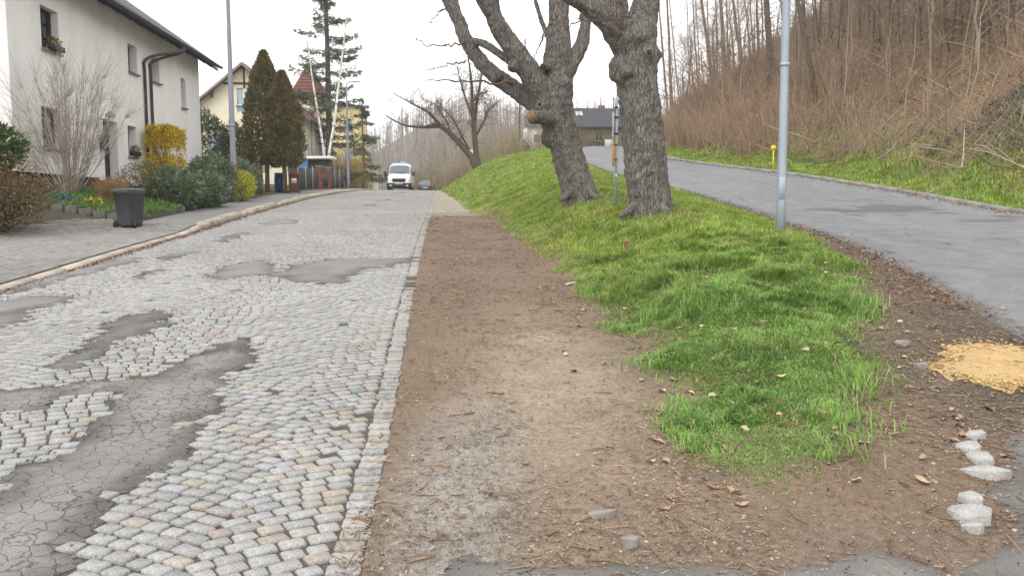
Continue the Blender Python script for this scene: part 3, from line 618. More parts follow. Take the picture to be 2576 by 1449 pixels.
# trim the wall under the roof slopes: gable triangle is built, upper corners are covered by the roof
wl2 = MB(); Pc = lambda a, z, o: (a, Yf+o, z)
def gable_wall(mb, y, cx, hw, z0, ze, za, holes):
    xs = sorted({cx-hw, cx, cx+hw, *[v for h in holes for v in h[:2]]}); top = lambda x: za-(za-ze)*abs(x-cx)/hw
    for i in range(len(xs)-1):
        a, b = xs[i], xs[i+1]; hh = sorted([h for h in holes if h[0] < (a+b)/2 < h[1]], key=lambda h: h[2]); z = z0
        for h in hh:
            if h[2] > z: mb.add([(a, y, z), (b, y, z), (b, y, h[2]), (a, y, h[2])], [[[0, 1, 2, 3]]])
            z = h[3]
        mb.add([(a, y, z), (b, y, z), (b, y, top(b)), (a, y, top(a))], [[[0, 1, 2, 3]]])
    for h in holes:
        q = [(h[0], h[2]), (h[1], h[2]), (h[1], h[3]), (h[0], h[3])]
        for k in range(4): a, b = q[k], q[(k+1) % 4]; mb.add([(a[0], y, a[1]), (b[0], y, b[1]), (b[0], y+.15, b[1]), (a[0], y+.15, a[1])], [[[0, 1, 2, 3]]])
hw2 = rx-cx2; ze2 = az-.82*hw2
gable_wall(wl2, Yf, cx2, hw2, 2.4, ze2, az-.15, holes)
side_holes = [(66.0+k*2.1, 66.9+k*2.1, 5.6, 7.4) for k in range(4)]
Pd = wall_holes(wl2, 'x', rx, Yf, 75.5, 2.4, ze2, side_holes, 1, .15); wl2.build('wall', m_cream, h2)
for h in holes[:2]:
    window(h2, Pc, (h[0], h[1], 9.2, h[3]), .1, m_wframe, m_glassb, (1, 1), .05); window(h2, Pc, (h[0], h[1], h[2], 9.1), .1, m_wframe, m_glassb, (1, 1), .05, False)
for h in holes[2:]: window(h2, Pc, h, .1, m_wframe, m_glassb, (2, 1), .06)
for h in side_holes: window(h2, Pd, h, .1, m_wframe, m_glassb, (1, 2), .06)
for yy in (64.15, 67.5, 69.6, 71.7, 74.0): bx((rx+.01, yy, 2.6), (rx+.09, yy+.35, ze2-.1)).build('pilaster', M('grey_trim', (.42, .44, .46), (.36, .38, .4), 3, .8) if 'grey_trim' not in MATS else MATS['grey_trim'], h2)
for s_ in (-1, 1):
    r = slab([(cx2+s_*(hw2+.7), Yf-.6, ze2-.82*.7+.05), (cx2+s_*(hw2+.7), 76, ze2-.82*.7+.05), (cx2+s_*.0, 76, az+.1), (cx2, Yf-.6, az+.1)], .14).build('roof', m_roofr, h2)
    slab([(cx2+s_*(hw2+.72), Yf-.66, ze2-.82*.72-.02), (cx2+s_*(hw2+.72), Yf-.605, ze2-.82*.72-.02), (cx2, Yf-.605, az+.02), (cx2, Yf-.66, az+.02)], .2).build('bargeboard', M('bargeboard_grey', (.25, .22, .2), None, 3, .8) if 'bargeboard_grey' not in MATS else MATS['bargeboard_grey'], r)
    bx((cx2+s_*2.35-.05, Yf-.5, 9.75), (cx2+s_*2.35+.05, Yf-.01, 10.2)).build('bracket', m_timber, h2)
bx((cx2-1.55, Yf-.10, 10.72), (cx2+1.55, Yf-.012, 10.86)).build('tie_beam', m_timber, h2); bx((cx2-.06, Yf-.11, 10.45), (cx2+.06, Yf-.014, 12.0)).build('king_post', m_timber, h2)
bx((-16.0, Yf-.12, 9.10), (-14.4, Yf-.01, 9.18)).build('rail', MATS['grey_trim'], h2)
# --- turret with a red pyramid roof behind it
tw = thing('turret', 'slim turret with steep red pyramid roof behind the twin conifers', 'tower', (-12.95, 79, 0))
tz = 11.9; TW = 1.2; bx((-TW+.15, -TW+.15, 3), (TW-.15, TW-.15, tz-.55)).build('wall', m_cream, tw)
bx((-TW+.02, -TW+.02, tz-.52), (TW-.02, TW-.02, tz-.06)).build('gallery', m_dkwood, tw)
for k in range(9): bx((-TW+.05+k*.26, -TW-.03, tz-.5), (-TW+.13+k*.26, -TW+.01, tz-.1)).build('lattice_board', m_timber, tw)
r_t = MB(); 
for k in range(10):                                                                          # courses of tiles stepping in to the point
    a, b = (TW+.35)*(1-k/10)+.02, (TW+.35)*(1-(k+1)/10)+.02; z0, z1 = tz-.03+k*.315, tz+.315+k*.315
    r_t.add([(-a, -a, z0), (a, -a, z0), (a, a, z0), (-a, a, z0), (-b, -b, z1), (b, -b, z1), (b, b, z1), (-b, b, z1)], [[[0, 1, 5, 4], [1, 2, 6, 5], [2, 3, 7, 6], [3, 0, 4, 7], [0, 3, 2, 1]]])
r_t.build('roof', m_roofr, tw)
# --- yellow house further up
h3 = thing('yellow_house', 'yellow house half hidden behind the sparse spruce', 'house', (-13.3, 92, 0))
wl = MB(); hh = [(-2.6+k*2.2, -1.7+k*2.2, 6.2, 7.8) for k in range(3)]+[(-2.6+k*2.2, -1.7+k*2.2, 9.4, 11.0) for k in range(3)]
wall_holes(wl, 'y', 0, -4, 3.4, 3, 12.6, hh, -1, .15); sh = [(1.2+k*2.0, 2.2+k*2.0, 6.0, 7.8) for k in range(4)]; wall_holes(wl, 'x', 3.4, 0, 9.5, 3, 12.6, sh, 1, .15); wl.build('wall', m_yellow, h3)
for h in hh: window(h3, lambda a, z, o: (a, o, z), h, .1, m_wframe, m_glassb, (2, 1), .07)
for h in sh: window(h3, lambda a, z, o: (3.4-o, a, z), h, .1, m_wframe, m_glassb, (2, 1), .07)
MB().add([(-4.4, -.4, 12.5), (3.8, -.4, 12.5), (3.8, 10, 12.5), (-4.4, 10, 12.5), (-1.2, 4, 13.5), (.8, 4, 13.5)], [[[0, 1, 5, 4], [2, 3, 4, 5]], [[1, 2, 5], [3, 0, 4]], [[3, 2, 1, 0]]]).build('roof', m_soffit, h3)
bx((-4.1, -.12, 8.5), (3.5, -.012, 8.7)).build('cornice', m_cream, h3)
# --- little cream gate building by the pavement
h4 = thing('cream_gate_building', 'small cream building with white corner pipe at the top of the street', 'building', (-9.6, 96, 0))
MB().add([(-1.2, 0, 3.2), (1.0, 0, 3.2), (1.0, 0, 6.3), (-.1, 0, 7.0), (-1.2, 0, 6.3), (-1.2, 4, 3.2), (1, 4, 3.2), (1, 4, 6.3), (-.1, 4, 7.0), (-1.2, 4, 6.3)], [[[0, 1, 2, 3, 4]], [[1, 6, 7, 2], [0, 4, 9, 5]]]).build('wall', m_cream, h4)
for s_, x_ in ((-1, -1.45), (1, 1.25)): slab([(x_, -.3, 6.2), (x_, 4.2, 6.2), (-.1, 4.2, 7.1), (-.1, -.3, 7.1)], .08).build('roof', m_roofd, h4)
MB().tube([(.75, -.06, 3.2), (.75, -.06, 6.3)], .06, 8).build('rain_pipe', m_wframe, h4)
w_ = bx((1.01, .8, 4.6), (1.04, 1.6, 5.9)).build('window', m_wframe, h4); bx((1.035, .9, 4.7), (1.05, 1.5, 5.8)).build('pane', m_glassb, w_)
# ---------------------------------------------------------------- the two old trees on the bank
m_bark = M('old_bark', (.285, .258, .228), (.17, .15, .128), 9, .92, 1.0, 45, stretch=(1, 1, .2), speck=.32, speckscale=55, bdist=.04, cracks=(21, .2, .52), ckeep=True)
m_bark2 = M('brown_bark', (.15, .105, .07), (.075, .052, .038), 12, .92, .8, 14, stretch=(1, 1, .3), bdist=.05)
m_cut = M('cut_wood', (.30, .21, .13), (.15, .09, .05), 18, .9, .4, 40)
m_hole = M('knothole_shade_brown', (.09, .05, .03), (.035, .022, .015), 14, .95, .4, 40)  # dark brown stands in for the shade inside a recessed knothole
bark_tex = bpy.data.textures.new('bark_clouds', 'CLOUDS'); bark_tex.noise_scale = .16; bark_tex.noise_depth = 2
bark_tex2 = bpy.data.textures.new('bark_fine', 'CLOUDS'); bark_tex2.noise_scale = .045; bark_tex2.noise_depth = 1
def limb(pts, Y):
    """(px, py, width_px, dy) measured on the picture at depth plane Y -> 3D path and radii"""
    P, R = [], []
    for px, py, w, dy in pts: p = at_y(px, py, Y+dy); P.append(p); R.append(w/2*(Y+dy)/FP*1.0)
    return np.array(P), np.array(R)
def big_tree(name, label, Y, limbs, knots, stubs, flare, twigs, seed):
    t = thing(name, label, 'tree'); mb = MB()
    for pts in limbs:
        P, R = limb(pts, Y); n = max(12, len(P)*7); A = lerp_path(np.column_stack([P, R]), n); mb.tube(A[:, :3], np.maximum(A[:, 3], .01), 14, wob=.10)
    for px, py, r, dy in knots: c = at_y(px, py, Y+dy); mb.blob(c, r, seed, 2, .15)
    for (b, h, r0, ang) in flare:
        mb.tube(lerp_path([b+np.array([0, 0, h]), b+np.array([math.cos(ang)*.35, math.sin(ang)*.35, h*.35]), b+np.array([math.cos(ang)*.8, math.sin(ang)*.8, -.12])], 8), np.linspace(r0, r0*.35, 8), 8)
    cuts = []
    for px, py, px2, py2, w, dy in stubs:
        a, b = at_y(px, py, Y+dy*.3), at_y(px2, py2, Y+dy); r = w/2*Y/FP; d = (b-a)/np.linalg.norm(b-a)
        mb.tube([a, a+(b-a)*.6, b-d*.05, b], [r*1.35, r*1.0, r*1.18, r*1.12], 12); cuts.append((b, d, r))
    o = mb.build('trunk', m_bark, t, True)
    md = o.modifiers.new('remesh', 'REMESH'); md.mode = 'VOXEL'; md.voxel_size = .034; md.use_smooth_shade = True
    sm = o.modifiers.new('smooth', 'SMOOTH'); sm.iterations = 3
    dm = o.modifiers.new('bark', 'DISPLACE'); dm.texture = bark_tex; dm.strength = .05; dm.mid_level = .5
    d2 = o.modifiers.new('fine', 'DISPLACE'); d2.texture = bark_tex2; d2.strength = .028; d2.mid_level = .5
    for b, d, r in cuts: MB().tube([b-d*.04, b+d*.035], [r*.86, r*.80], 14).build('cut_face', m_cut if r > .13 else m_hole, t)  # small faces take the dark knothole colour, so the flat disc looks recessed
    rg = np.random.default_rng(seed); tw = MB()
    for pts in twigs:
        P, R = limb(pts, Y); A = lerp_path(np.column_stack([P, R]), 14); tw.tube(A[:, :3]+rg.normal(size=(14, 3))*.028, np.maximum(A[:, 3], .004), 5, (.15, .10, .075))
        for k in range(5, 14, 1):
            if rg.random() < .75:
                d = rg.normal(size=3)*.5+np.array([0, 0, .1]); L_ = .12+.35*rg.random(); q = np.array([A[k, :3], A[k, :3]+d*L_*.5, A[k, :3]+d*L_+np.array([0, 0, .06])]); tw.tube(q, [A[k, 3]*.6+.002, .004, .002], 4, (.14, .09, .06))
    # crown of thinner boughs above
    for pts in limbs:
        if pts[-1][1] > -60: continue
        P, R = limb(pts[-2:], Y); d = P[-1]-P[0]; d /= np.linalg.norm(d)+1e-9; tips = [(P[-1], d, R[-1]*.95)]
        for lev in range(4):
            nt = []
            for (p, d_, r_) in tips:
                for b in range(2 if lev < 3 else 3):
                    dd = d_*.6+rg.normal(size=3)*.3+np.array([0, 0, .75]); dd /= np.linalg.norm(dd); L_ = (1.5-.25*lev)*(.7+.5*rg.random()); e = p+dd*L_; rr = r_*(.72 if b == 0 else .5)
                    tw.tube(lerp_path([p, p+dd*L_*.5+rg.normal(size=3)*.08, e], 5), np.linspace(max(r_*.85, .008), max(rr, .005), 5), 6, (.16, .135, .115)); nt.append((e, dd, rr))
            tips = nt if lev < 2 else nt[::2]
    tw.build('crown', m_twig, t, False, True)
    return t
T1 = 20.9
big_tree('old_tree', 'old leaning tree with several forked stems and a sawn stub on the grassy bank', T1, [
    [(1463, 520, 100, 0), (1458, 490, 90, 0), (1440, 430, 82, 0), (1420, 360, 80, 0), (1402, 300, 84, 0), (1400, 250, 84, 0), (1402, 180, 76, .1), (1404, 130, 70, .1), (1405, 60, 52, .2), (1406, -10, 50, .3), (1404, -120, 44, .4)],
    [(1415, 195, 50, 0), (1440, 155, 40, .2), (1464, 110, 34, .4), (1473, 60, 28, .5), (1474, 0, 26, .6), (1478, -90, 24, .7)],
    [(1405, 300, 70, 0), (1375, 252, 64, -.1), (1340, 195, 58, -.2), (1308, 145, 52, -.3), (1275, 100, 48, -.3), (1248, 55, 44, -.4), (1238, 10, 36, -.4), (1250, -80, 34, -.5)],
    [(1246, 50, 34, -.4), (1222, 15, 32, -.5), (1205, -20, 30, -.6), (1180, -90, 26, -.8)],
    [(1398, 300, 60, 0), (1345, 258, 52, .2), (1300, 228, 44, .4), (1245, 190, 40, .5), (1205, 150, 36, .6), (1172, 100, 34, .6), (1155, 55, 32, .7), (1128, 5, 28, .8), (1090, -70, 24, .9)],
    [(1158, 60, 24, .7), (1146, 20, 22, .8), (1140, -20, 20, .9), (1138, -90, 18, 1)],
    [(1300, 168, 20, -.2), (1262, 140, 20, 0), (1225, 115, 19, .3), (1190, 103, 17, .5), (1170, 112, 14, .6)],
    [(1385, 105, 16, .2), (1370, 75, 13, .4), (1355, 30, 12, .5), (1342, -20, 11, .6), (1330, -80, 10, .7)],
  ], [(1360, 270, .16, -.3), (1292, 168, .16, -.35), (1383, 165, .15, -.2), (1250, 195, .14, .3), (1415, 215, .22, -.2), (1390, 345, .3, 0), (1445, 450, .33, 0)],
  [(1388, 302, 1337, 293, 31, -.75), (1392, 172, 1366, 168, 17, -.4), (1370, 262, 1358, 262, 9, -.45)],
  [(at_y(1458, 494, T1), .35, .16, a) for a in (3.9, 5.2, .4)],
  [[(1172, 105, 6, .5), (1130, 115, 4, .3), (1080, 112, 3, 0), (1045, 100, 2, -.2)], [(1290, 210, 7, 0), (1230, 208, 5, -.5), (1150, 205, 4, -.8), (1070, 205, 2, -1)], [(1172, 155, 5, .5), (1130, 165, 3, .4), (1075, 178, 2, .3)],
   [(1128, 20, 5, .8), (1105, 30, 3, .6), (1080, 60, 2, .5)], [(1372, 80, 5, .4), (1360, 110, 3, .3), (1340, 150, 2, .2)], [(1405, 40, 5, -.2), (1385, 60, 4, -.6), (1365, 100, 2, -.7)], [(1300, 170, 5, -.3), (1320, 130, 3, -.5), (1322, 100, 2, -.6)]], 4)
T2 = 16.6
big_tree('old_tree', 'thick upright old tree trunk with knotholes beside the sign pole on the bank', T2, [
    [(1636, 556, 122, 0), (1637, 520, 110, 0), (1628, 450, 108, 0), (1618, 350, 106, 0), (1610, 270, 104, 0), (1603, 215, 104, 0), (1601, 165, 108, 0), (1604, 125, 96, 0), (1606, 85, 94, .05), (1618, 40, 76, .1), (1628, -10, 66, .15), (1640, -110, 58, .2)],
    [(1598, 140, 90, 0), (1565, 88, 84, -.1), (1540, 50, 80, -.2), (1500, 22, 62, -.25), (1455, 0, 44, -.3), (1400, -30, 36, -.4), (1330, -90, 30, -.5)],
    [(1540, 60, 60, -.2), (1552, 15, 56, -.3), (1548, -30, 44, -.4), (1540, -120, 38, -.5)],
  ], [(1556, 168, .20, 0), (1552, 190, .15, 0), (1650, 140, .13, -.1), (1632, 138, .12, -.38), (1575, 182, .13, -.35), (1600, 95, .2, -.3), (1568, 200, .12, -.2)],
  [(1612, 140, 1633, 133, 17, -.46)],
  [(at_y(1637, 530, T2), .35, .17, a) for a in (3.6, 5.0, .2)],
  [[(1600, 30, 6, -.5), (1570, 42, 4, -.9), (1520, 50, 3, -1), (1470, 55, 2, -1.1)], [(1480, 15, 6, -.3), (1450, 50, 4, -.4), (1420, 75, 2, -.5)], [(1550, 0, 6, -.6), (1560, 40, 4, -.7), (1566, 75, 2, -.7)]], 5)
# ---------------------------------------------------------------- generators for smaller trees
def bare_tree(name, label, base, h, seed, r0=None, col=(.13, .10, .08), lean=(0, 0), spread=.55, levels=4, nb=4, trunk_frac=.45, mat=None, group=None, low=False, crook=.06):
    rg = np.random.default_rng(seed); t = thing(name, label, 'tree', base, group=group); r0 = r0 or h*.017
    top = np.array([lean[0]*h, lean[1]*h, h]); n = 9; s = np.linspace(0, 1, n)
    P = s[:, None]*top[None]+np.concatenate([[[0, 0, 0]], np.cumsum(rg.normal(size=(n-1, 3))*h*crook*.25, 0)])*np.array([1, 1, 0]); P[0, 2] = -.25
    R = r0*(1-.86*s**.9); MB().tube(P, R, 8, col).build('trunk', mat or m_twig, t, True, True)
    mb = MB(); segs = [[] for _ in range(levels)]
    starts = [(P[i]+(P[min(i+1, n-1)]-P[i])*rg.random(), R[i]*.55, s[i]) for i in range(int(trunk_frac*n), n) for _ in range(nb)]
    cur = []
    for p, r, f in starts:
        a = rg.random()*6.28; up = .35+.6*f; d = np.array([math.cos(a)*(1-up*.5), math.sin(a)*(1-up*.5), up]); d /= np.linalg.norm(d); cur.append((p, d, r*.8, h*spread*(.28+.3*(1-f))))
    for lev in range(levels):
        nx_ = []; PP, RR = [], []
        for p, d, r, L_ in cur:
            m1 = p+d*L_*.5+rg.normal(size=3)*L_*.07; e = p+d*L_+rg.normal(size=3)*L_*.1+np.array([0, 0, L_*.06]); PP.append([p, m1, e]); RR.append([r, r*.75, r*.45])
            for b in range(3 if lev < levels-1 else 0):
                q = m1+(e-m1)*rg.random() if b else e; dd = d+rg.normal(size=3)*.55+np.array([0, 0, .12]); dd /= np.linalg.norm(dd); nx_.append((q, dd, r*.5, L_*(.45+.3*rg.random())))
        if PP: PP = np.array(PP); mb.twigs(PP, np.maximum(np.array(RR), .004), 4 if lev == 0 else 3, np.repeat(np.array(col)[None]*(.85+.3*rg.random()), len(PP), 0))
        cur = nx_ if len(nx_) < 900 else [nx_[i] for i in rg.choice(len(nx_), 900, False)]
    mb.build('crown', m_twig, t, False, True); return t
# leaning bare tree on the far end of the bank
gz = lambda x, y: float(H(x, y))
t3 = thing('leaning_bare_tree', 'brown bare tree forked at the ground leaning left over the street from the bank', 'tree')
Y3 = 66.; lim3 = [[(1200, 425, 40, 0), (1185, 395, 30, 0), (1160, 365, 26, 0), (1130, 335, 22, 0), (1105, 318, 20, 0), (1070, 320, 14, .3), (1030, 318, 10, .5), (1000, 308, 7, .7), (970, 290, 4, 1)],
  [(1112, 322, 16, 0), (1098, 305, 14, -.3), (1080, 285, 11, -.6), (1050, 268, 8, -.9), (1025, 255, 5, -1), (990, 235, 3, -1)],
  [(1202, 420, 34, .2), (1198, 390, 26, .3), (1195, 355, 22, .3), (1192, 310, 20, .4), (1188, 260, 16, .4), (1186, 210, 12, .5), (1180, 160, 7, .5), (1175, 130, 3, .5)],
  [(1192, 330, 16, .3), (1198, 270, 14, .6), (1206, 220, 10, .8), (1214, 175, 6, .9), (1220, 150, 3, .9)], [(1190, 300, 12, .3), (1172, 250, 9, .1), (1160, 210, 6, 0), (1150, 170, 3, 0)],
  [(1196, 345, 12, .3), (1215, 310, 9, .6), (1228, 280, 6, .8), (1245, 262, 3, 1)], [(1180, 375, 10, 0), (1160, 340, 8, -.4), (1140, 300, 6, -.6), (1110, 270, 3, -.8)], [(1188, 260, 9, .4), (1205, 240, 6, 1), (1225, 232, 3, 1.4)], [(1135, 338, 9, 0), (1120, 300, 6, .5), (1095, 265, 4, .7), (1060, 250, 2, .9)]]
mb = MB()
for pts in lim3[:3]:
    P, R = limb(pts, Y3); R = R*.58; A = lerp_path(np.column_stack([P, R]), 36); mb.tube(A[:, :3], np.maximum(A[:, 3], .02), 9, wob=.15)
mb.build('trunk', m_bark2, t3, True)
rg = np.random.default_rng(9); mb = MB(); segP, segR = [], []
for pts in lim3:
    P, R = limb(pts, Y3); R = R*.58; A = lerp_path(np.column_stack([P, R]), 30)
    if pts not in lim3[:3]: mb.tube(A[:, :3], np.maximum(A[:, 3], .015), 7, (.13, .085, .055))
    for k in range(8, 30):
        for _ in range(3):
            d = rg.normal(size=3)*.6+np.array([0, 0, .35]); L_ = .5+1.4*rg.random(); p = A[k, :3]; segP.append([p, p+d*L_*.5, p+d*L_+rg.normal(size=3)*.15]); segR.append([max(.012, A[k, 3]*.3), .012, .006])
            for __ in range(2): e = p+d*L_*rg.random(); d2 = d+rg.normal(size=3)*.5; l2 = .3+.5*rg.random(); segP.append([e, e+d2*l2*.5, e+d2*l2]); segR.append([.009, .007, .005])
mb.twigs(np.array(segP), np.array(segR), 3, np.repeat([[.14, .10, .075]], len(segP), 0)); mb.build('crown', m_twig, t3, False, True)
# ---------------------------------------------------------------- conifers, birches
m_conif = M('conifer_green', (1.1, 1.1, 1.1), (.65, .7, .65), 2, .75, attr=True, trans=.15)
def thuja(label, base, h, r, seed):
    t = thing('column_conifer', label, 'tree', base, group='twin column conifers'); rg = np.random.default_rng(seed)
    MB().tube([(0, 0, -.2), (.02, 0, 1), (0, .02, 2.2), (0, 0, h*.8)], [.13, .11, .1, .03], 8, (.16, .11, .07)).build('trunk', m_twig, t, True, True)
    n = 9000; z = rg.random(n)**.85; prof = np.interp(z, [0, .06, .25, .55, .8, .93, 1], [.55, .9, 1, .9, .5, .17, .02]); a = rg.random(n)*6.283
    lump = .60+.75*fbm(a*1.7+seed, z*10, seed, 3); k = (.55+.45*rg.random(n)**.4)*prof*lump*r; zz = 1.25+z*(h-1.25)
    C = np.stack([np.cos(a)*k, np.sin(a)*k, zz], 1); D = np.stack([np.cos(a)*.7, np.sin(a)*.7, .7+.5*rg.random(n)], 1)+rg.normal(size=(n, 3))*.35
    cl = fbm(a*4, z*22, seed+3, 2); cols = mixc((.26, .165, .068), (.16, .165, .062), smooth(.35, .62, cl)); cols = cols*((.55+.7*rg.random(n))*(.65+.7*cl))[:, None]
    MB().leaves(C, D, .16+.12*rg.random(n), .07+.05*rg.random(n), cols).build('crown', m_conif, t, False, True); return t
thuja('taller brown-green column conifer behind the brown bin', (-9.4, 43.4, gz(-9.4, 43.4)), 7.0, 1.05, 1)
thuja('shorter brown-green column conifer nearest the brown bin, touching the taller one', (-8.42, 42.9, gz(-8.42, 42.9)), 6.0, .97, 2)
def spruce(label, base, h, seed, rmax, z0=.2, dens=1.0, cols=((.11, .145, .07), (.14, .165, .085), (.17, .16, .10)), name='spruce_tree', group=None, nl=30, droop=.25):
    t = thing(name, label, 'tree', base, group=group); rg = np.random.default_rng(seed)
    MB().tube([(0, 0, -.3), (.05, 0, h*.35), (0, .05, h*.7), (0, 0, h)], [h*.0135, h*.011, h*.007, .02], 9, (.13, .105, .09)).build('trunk', m_twig, t, True, True)
    mb = MB(); bp, br = [], []; LC, LD, LL, CC = [], [], [], []
    for i in range(nl):
        f = z0+(1-z0)*(i+.5*rg.random())/nl; L0 = rmax*(1-f)**.75*(.65+.5*rg.random())+.25
        for b in range(int(3+2*rg.random()*dens)):
            if rg.random() > .86*dens: continue
            a = rg.random()*6.283; d = np.array([math.cos(a), math.sin(a), 0]); L_ = L0*(.6+.5*rg.random()); s = np.linspace(0, 1, 6)
            P = np.array([0, 0, f*h])+d*(L_*s)[:, None]+np.array([0, 0, 1])*(-droop*L_*s+.32*L_*s**2.4)[:, None]+rg.normal(size=(6, 3))*.04
            bp.append(P); br.append(np.linspace(.03, .008, 6)); m = int(75*L_*dens)+12
            k = rg.random(m)**.8; q = P[0]+(P[-1]-P[0])*k[:, None]; q[:, 2] = np.interp(k, s, P[:, 2]); side = np.array([-d[1], d[0], 0]); w = (rg.random(m)*2-1)*.36*L_*(1-.6*k)*smooth(0, .3, k)
            q = q+side*w[:, None]+np.array([0, 0, -1])*(rg.random(m)*.35*np.abs(w)+.30*rg.random(m)-.1)[:, None]; LC.append(q); LD.append(d*.6+side*np.sign(w)[:, None]*.6+rg.normal(size=(m, 3))*.35+np.array([0, 0, -.25])); LL.append(np.full(m, .30))
            CC.append(np.asarray(cols)[rg.integers(0, len(cols), m)]*(.6+.6*rg.random(m))[:, None])
    mb.twigs(np.array(bp), np.array(br), 4, np.repeat([[.11, .09, .075]], len(bp), 0)); LC = np.concatenate(LC); n = len(LC)
    mb.leaves(LC, np.concatenate(LD), np.concatenate(LL)*(.7+.6*rg.random(n)), .06+.05*rg.random(n), np.concatenate(CC)); mb.build('crown', m_conif, t, False, True); return t
spruce('tall sparse spruce with bare gaps between its boughs behind the birches', (-10.45, 73, 3.3), 22.5, 3, 4.5, .05, 1.0, nl=32)
def birch(label, base, path, seed):
    t = thing('birch_tree', label, 'tree', base, group='pair of birches in front of the spruce'); rg = np.random.default_rng(seed); A = lerp_path(path, 24)
    o = MB().tube(A, np.linspace(.14, .03, 24), 8).build('trunk', m_birch, t, True); bp, br = [], []
    for k in range(8, 24):
        for _ in range(4): d = rg.normal(size=3)*.6+np.array([0, 0, .5]); L_ = .6+1.2*rg.random(); p = A[k]; bp.append([p, p+d*L_*.5, p+d*L_+np.array([0, 0, -.25])]); br.append([.02, .012, .006])
    MB().twigs(np.array(bp), np.array(br), 3, np.repeat([[.30, .26, .23]], len(bp), 0)).build('crown', m_twig, t, False, True); return t
m_birch = M('birch_bark', (.78, .76, .72), (.10, .09, .085), 2.2, .8, stretch=(1, 1, 2.2), detail=3)
m_birch.node_tree.nodes['Map Range'].inputs[1].default_value = .56; m_birch.node_tree.nodes['Map Range'].inputs[2].default_value = .62
birch('white birch leaning left from the pair behind the shed', (-9.75, 65.5, 3.2), [(0, 0, -.2), (0, 0, 2.2), (-.35, .1, 5), (-.75, 0, 8), (-1.1, 0, 11.2)], 5)
birch('white birch leaning right from the pair behind the shed', (-9.5, 65.7, 3.2), [(0, 0, -.2), (.05, 0, 2.2), (.55, 0, 5), (.95, .1, 8), (1.4, 0, 11), (1.75, 0, 14)], 6)
# ---------------------------------------------------------------- front-garden shrubs
def shrub(name, label, base, r, n, L_, W_, cols, seed, cat='shrub', stems=14, stemcol=(.12, .085, .06), shell=.5, box=False, h0=None, kind=None, group=None):
    t = thing(name, label, cat, base, group=group); rg = np.random.default_rng(seed); r = np.array(r, float); c = np.array([0, 0, r[2]*1.0 if h0 is None else h0])
    P, R = [], []
    for _ in range(stems): d = rg.normal(size=3)*np.array([.55, .55, .3]); e = c+d*r; P.append([(rg.normal()*.08, rg.normal()*.08, -.1), c*.5+d*r*.35, e]); R.append([.022, .015, .006])
    MB().twigs(np.array(P), np.array(R), 4, np.repeat([stemcol], stems, 0)).build('stem', m_twig, t, False, True)
    leaf_cloud(MB(), c, r, n, L_, W_, cols, shell, seed, box).build('foliage', m_leafg, t, False, True); return t
def gl(x, y): return (x, y, gz(x, y))
RH = [(.13, .18, .095), (.18, .22, .14), (.10, .135, .075), (.26, .29, .21)]
# vase of bare stems in front of the white wall
def vase_shrub():
    b = gl(-10.6, 23.9); t = thing('bare_shrub', 'large bare shrub of pale thin stems fanning out before the white wall', 'shrub', b); rg = np.random.default_rng(4); P, R, C = [], [], []
    for i in range(75):
        a = rg.random()*6.283; s = rg.random()**.7; d = np.array([math.cos(a)*s*1.05, math.sin(a)*s*.9, 0]); hgt = 3.5-1.5*s**2+.16*rg.normal(); t_ = np.linspace(0, 1, 6)
        Q = np.stack([d[0]*1.6*(t_**.75)+rg.normal()*.05, d[1]*1.45*(t_**.75)+rg.normal()*.05, hgt*t_], 1)+np.concatenate([np.zeros((1, 3)), np.cumsum(rg.normal(size=(5, 3))*.05, 0)]); P.append(Q); R.append(np.linspace(.014, .004, 6)); C.append(np.array([.36, .31, .27])*(.75+.5*rg.random()))
        for _ in range(16):
            k = rg.integers(2, 6); e = Q[k]; dd = np.array([d[0]*.5, d[1]*.5, .7])+rg.normal(size=3)*.3; l = .35+.6*rg.random(); P.append(np.array([e+dd*l*q for q in np.linspace(0, 1, 6)])+rg.normal(size=(6, 3))*.008); R.append(np.linspace(.006, .0028, 6)); C.append(np.array([.40, .35, .31])*(.75+.5*rg.random()))
    MB().twigs(np.array(P), np.array(R), 3, np.array(C)).build('stem', m_twig, t, False, True); return t
vase_shrub()
shrub('forsythia_hedge', 'clipped yellow forsythia hedge against the white house', (-11.35, 34.3, gz(-11.35, 34.3)), (.42, 1.15, .98), 9000, .085, .055, [(.82, .62, .015), (.78, .55, .015), (.82, .66, .04), (.50, .28, .03)], 1, 'hedge', 60, (.20, .10, .06), box=True, h0=1.5)
shrub('dark_conifer_shrub', 'dark green flat-topped conifer shrub at the left edge', gl(-10.1, 18.3), (1.0, 1.0, .55), 4200, .14, .05, [(.07, .12, .03), (.11, .17, .045), (.04, .06, .02)], 2, h0=1.75)
shrub('brown_berberis_shrub', 'wide reddish-brown twiggy shrub at the left edge beside the driveway', gl(-9.55, 17.9), (1.25, 1.1, .85), 7000, .06, .03, [(.23, .14, .07), (.17, .15, .06), (.28, .16, .08), (.12, .12, .05)], 3, stems=260, h0=.8, shell=.2)
shrub('rhododendron', 'dark rhododendron bush left of the lamp pole nearest the bin', gl(-8.75, 27.0), (.85, .95, .62), 2600, .17, .055, RH, 4)
shrub('rhododendron', 'broad rhododendron bush at the foot of the tall grey lamp pole', gl(-8.35, 28.9), (.75, 1.25, .58), 3000, .17, .055, RH, 5)
shrub('rhododendron', 'taller rhododendron bush behind the one at the lamp pole', gl(-9.1, 32.5), (.9, 1.2, .85), 2800, .17, .055, RH, 6)
shrub('rhododendron', 'small rhododendron bush beside the brown brick garden wall', gl(-8.75, 36.0), (.7, .9, .75), 1800, .17, .055, RH, 7)
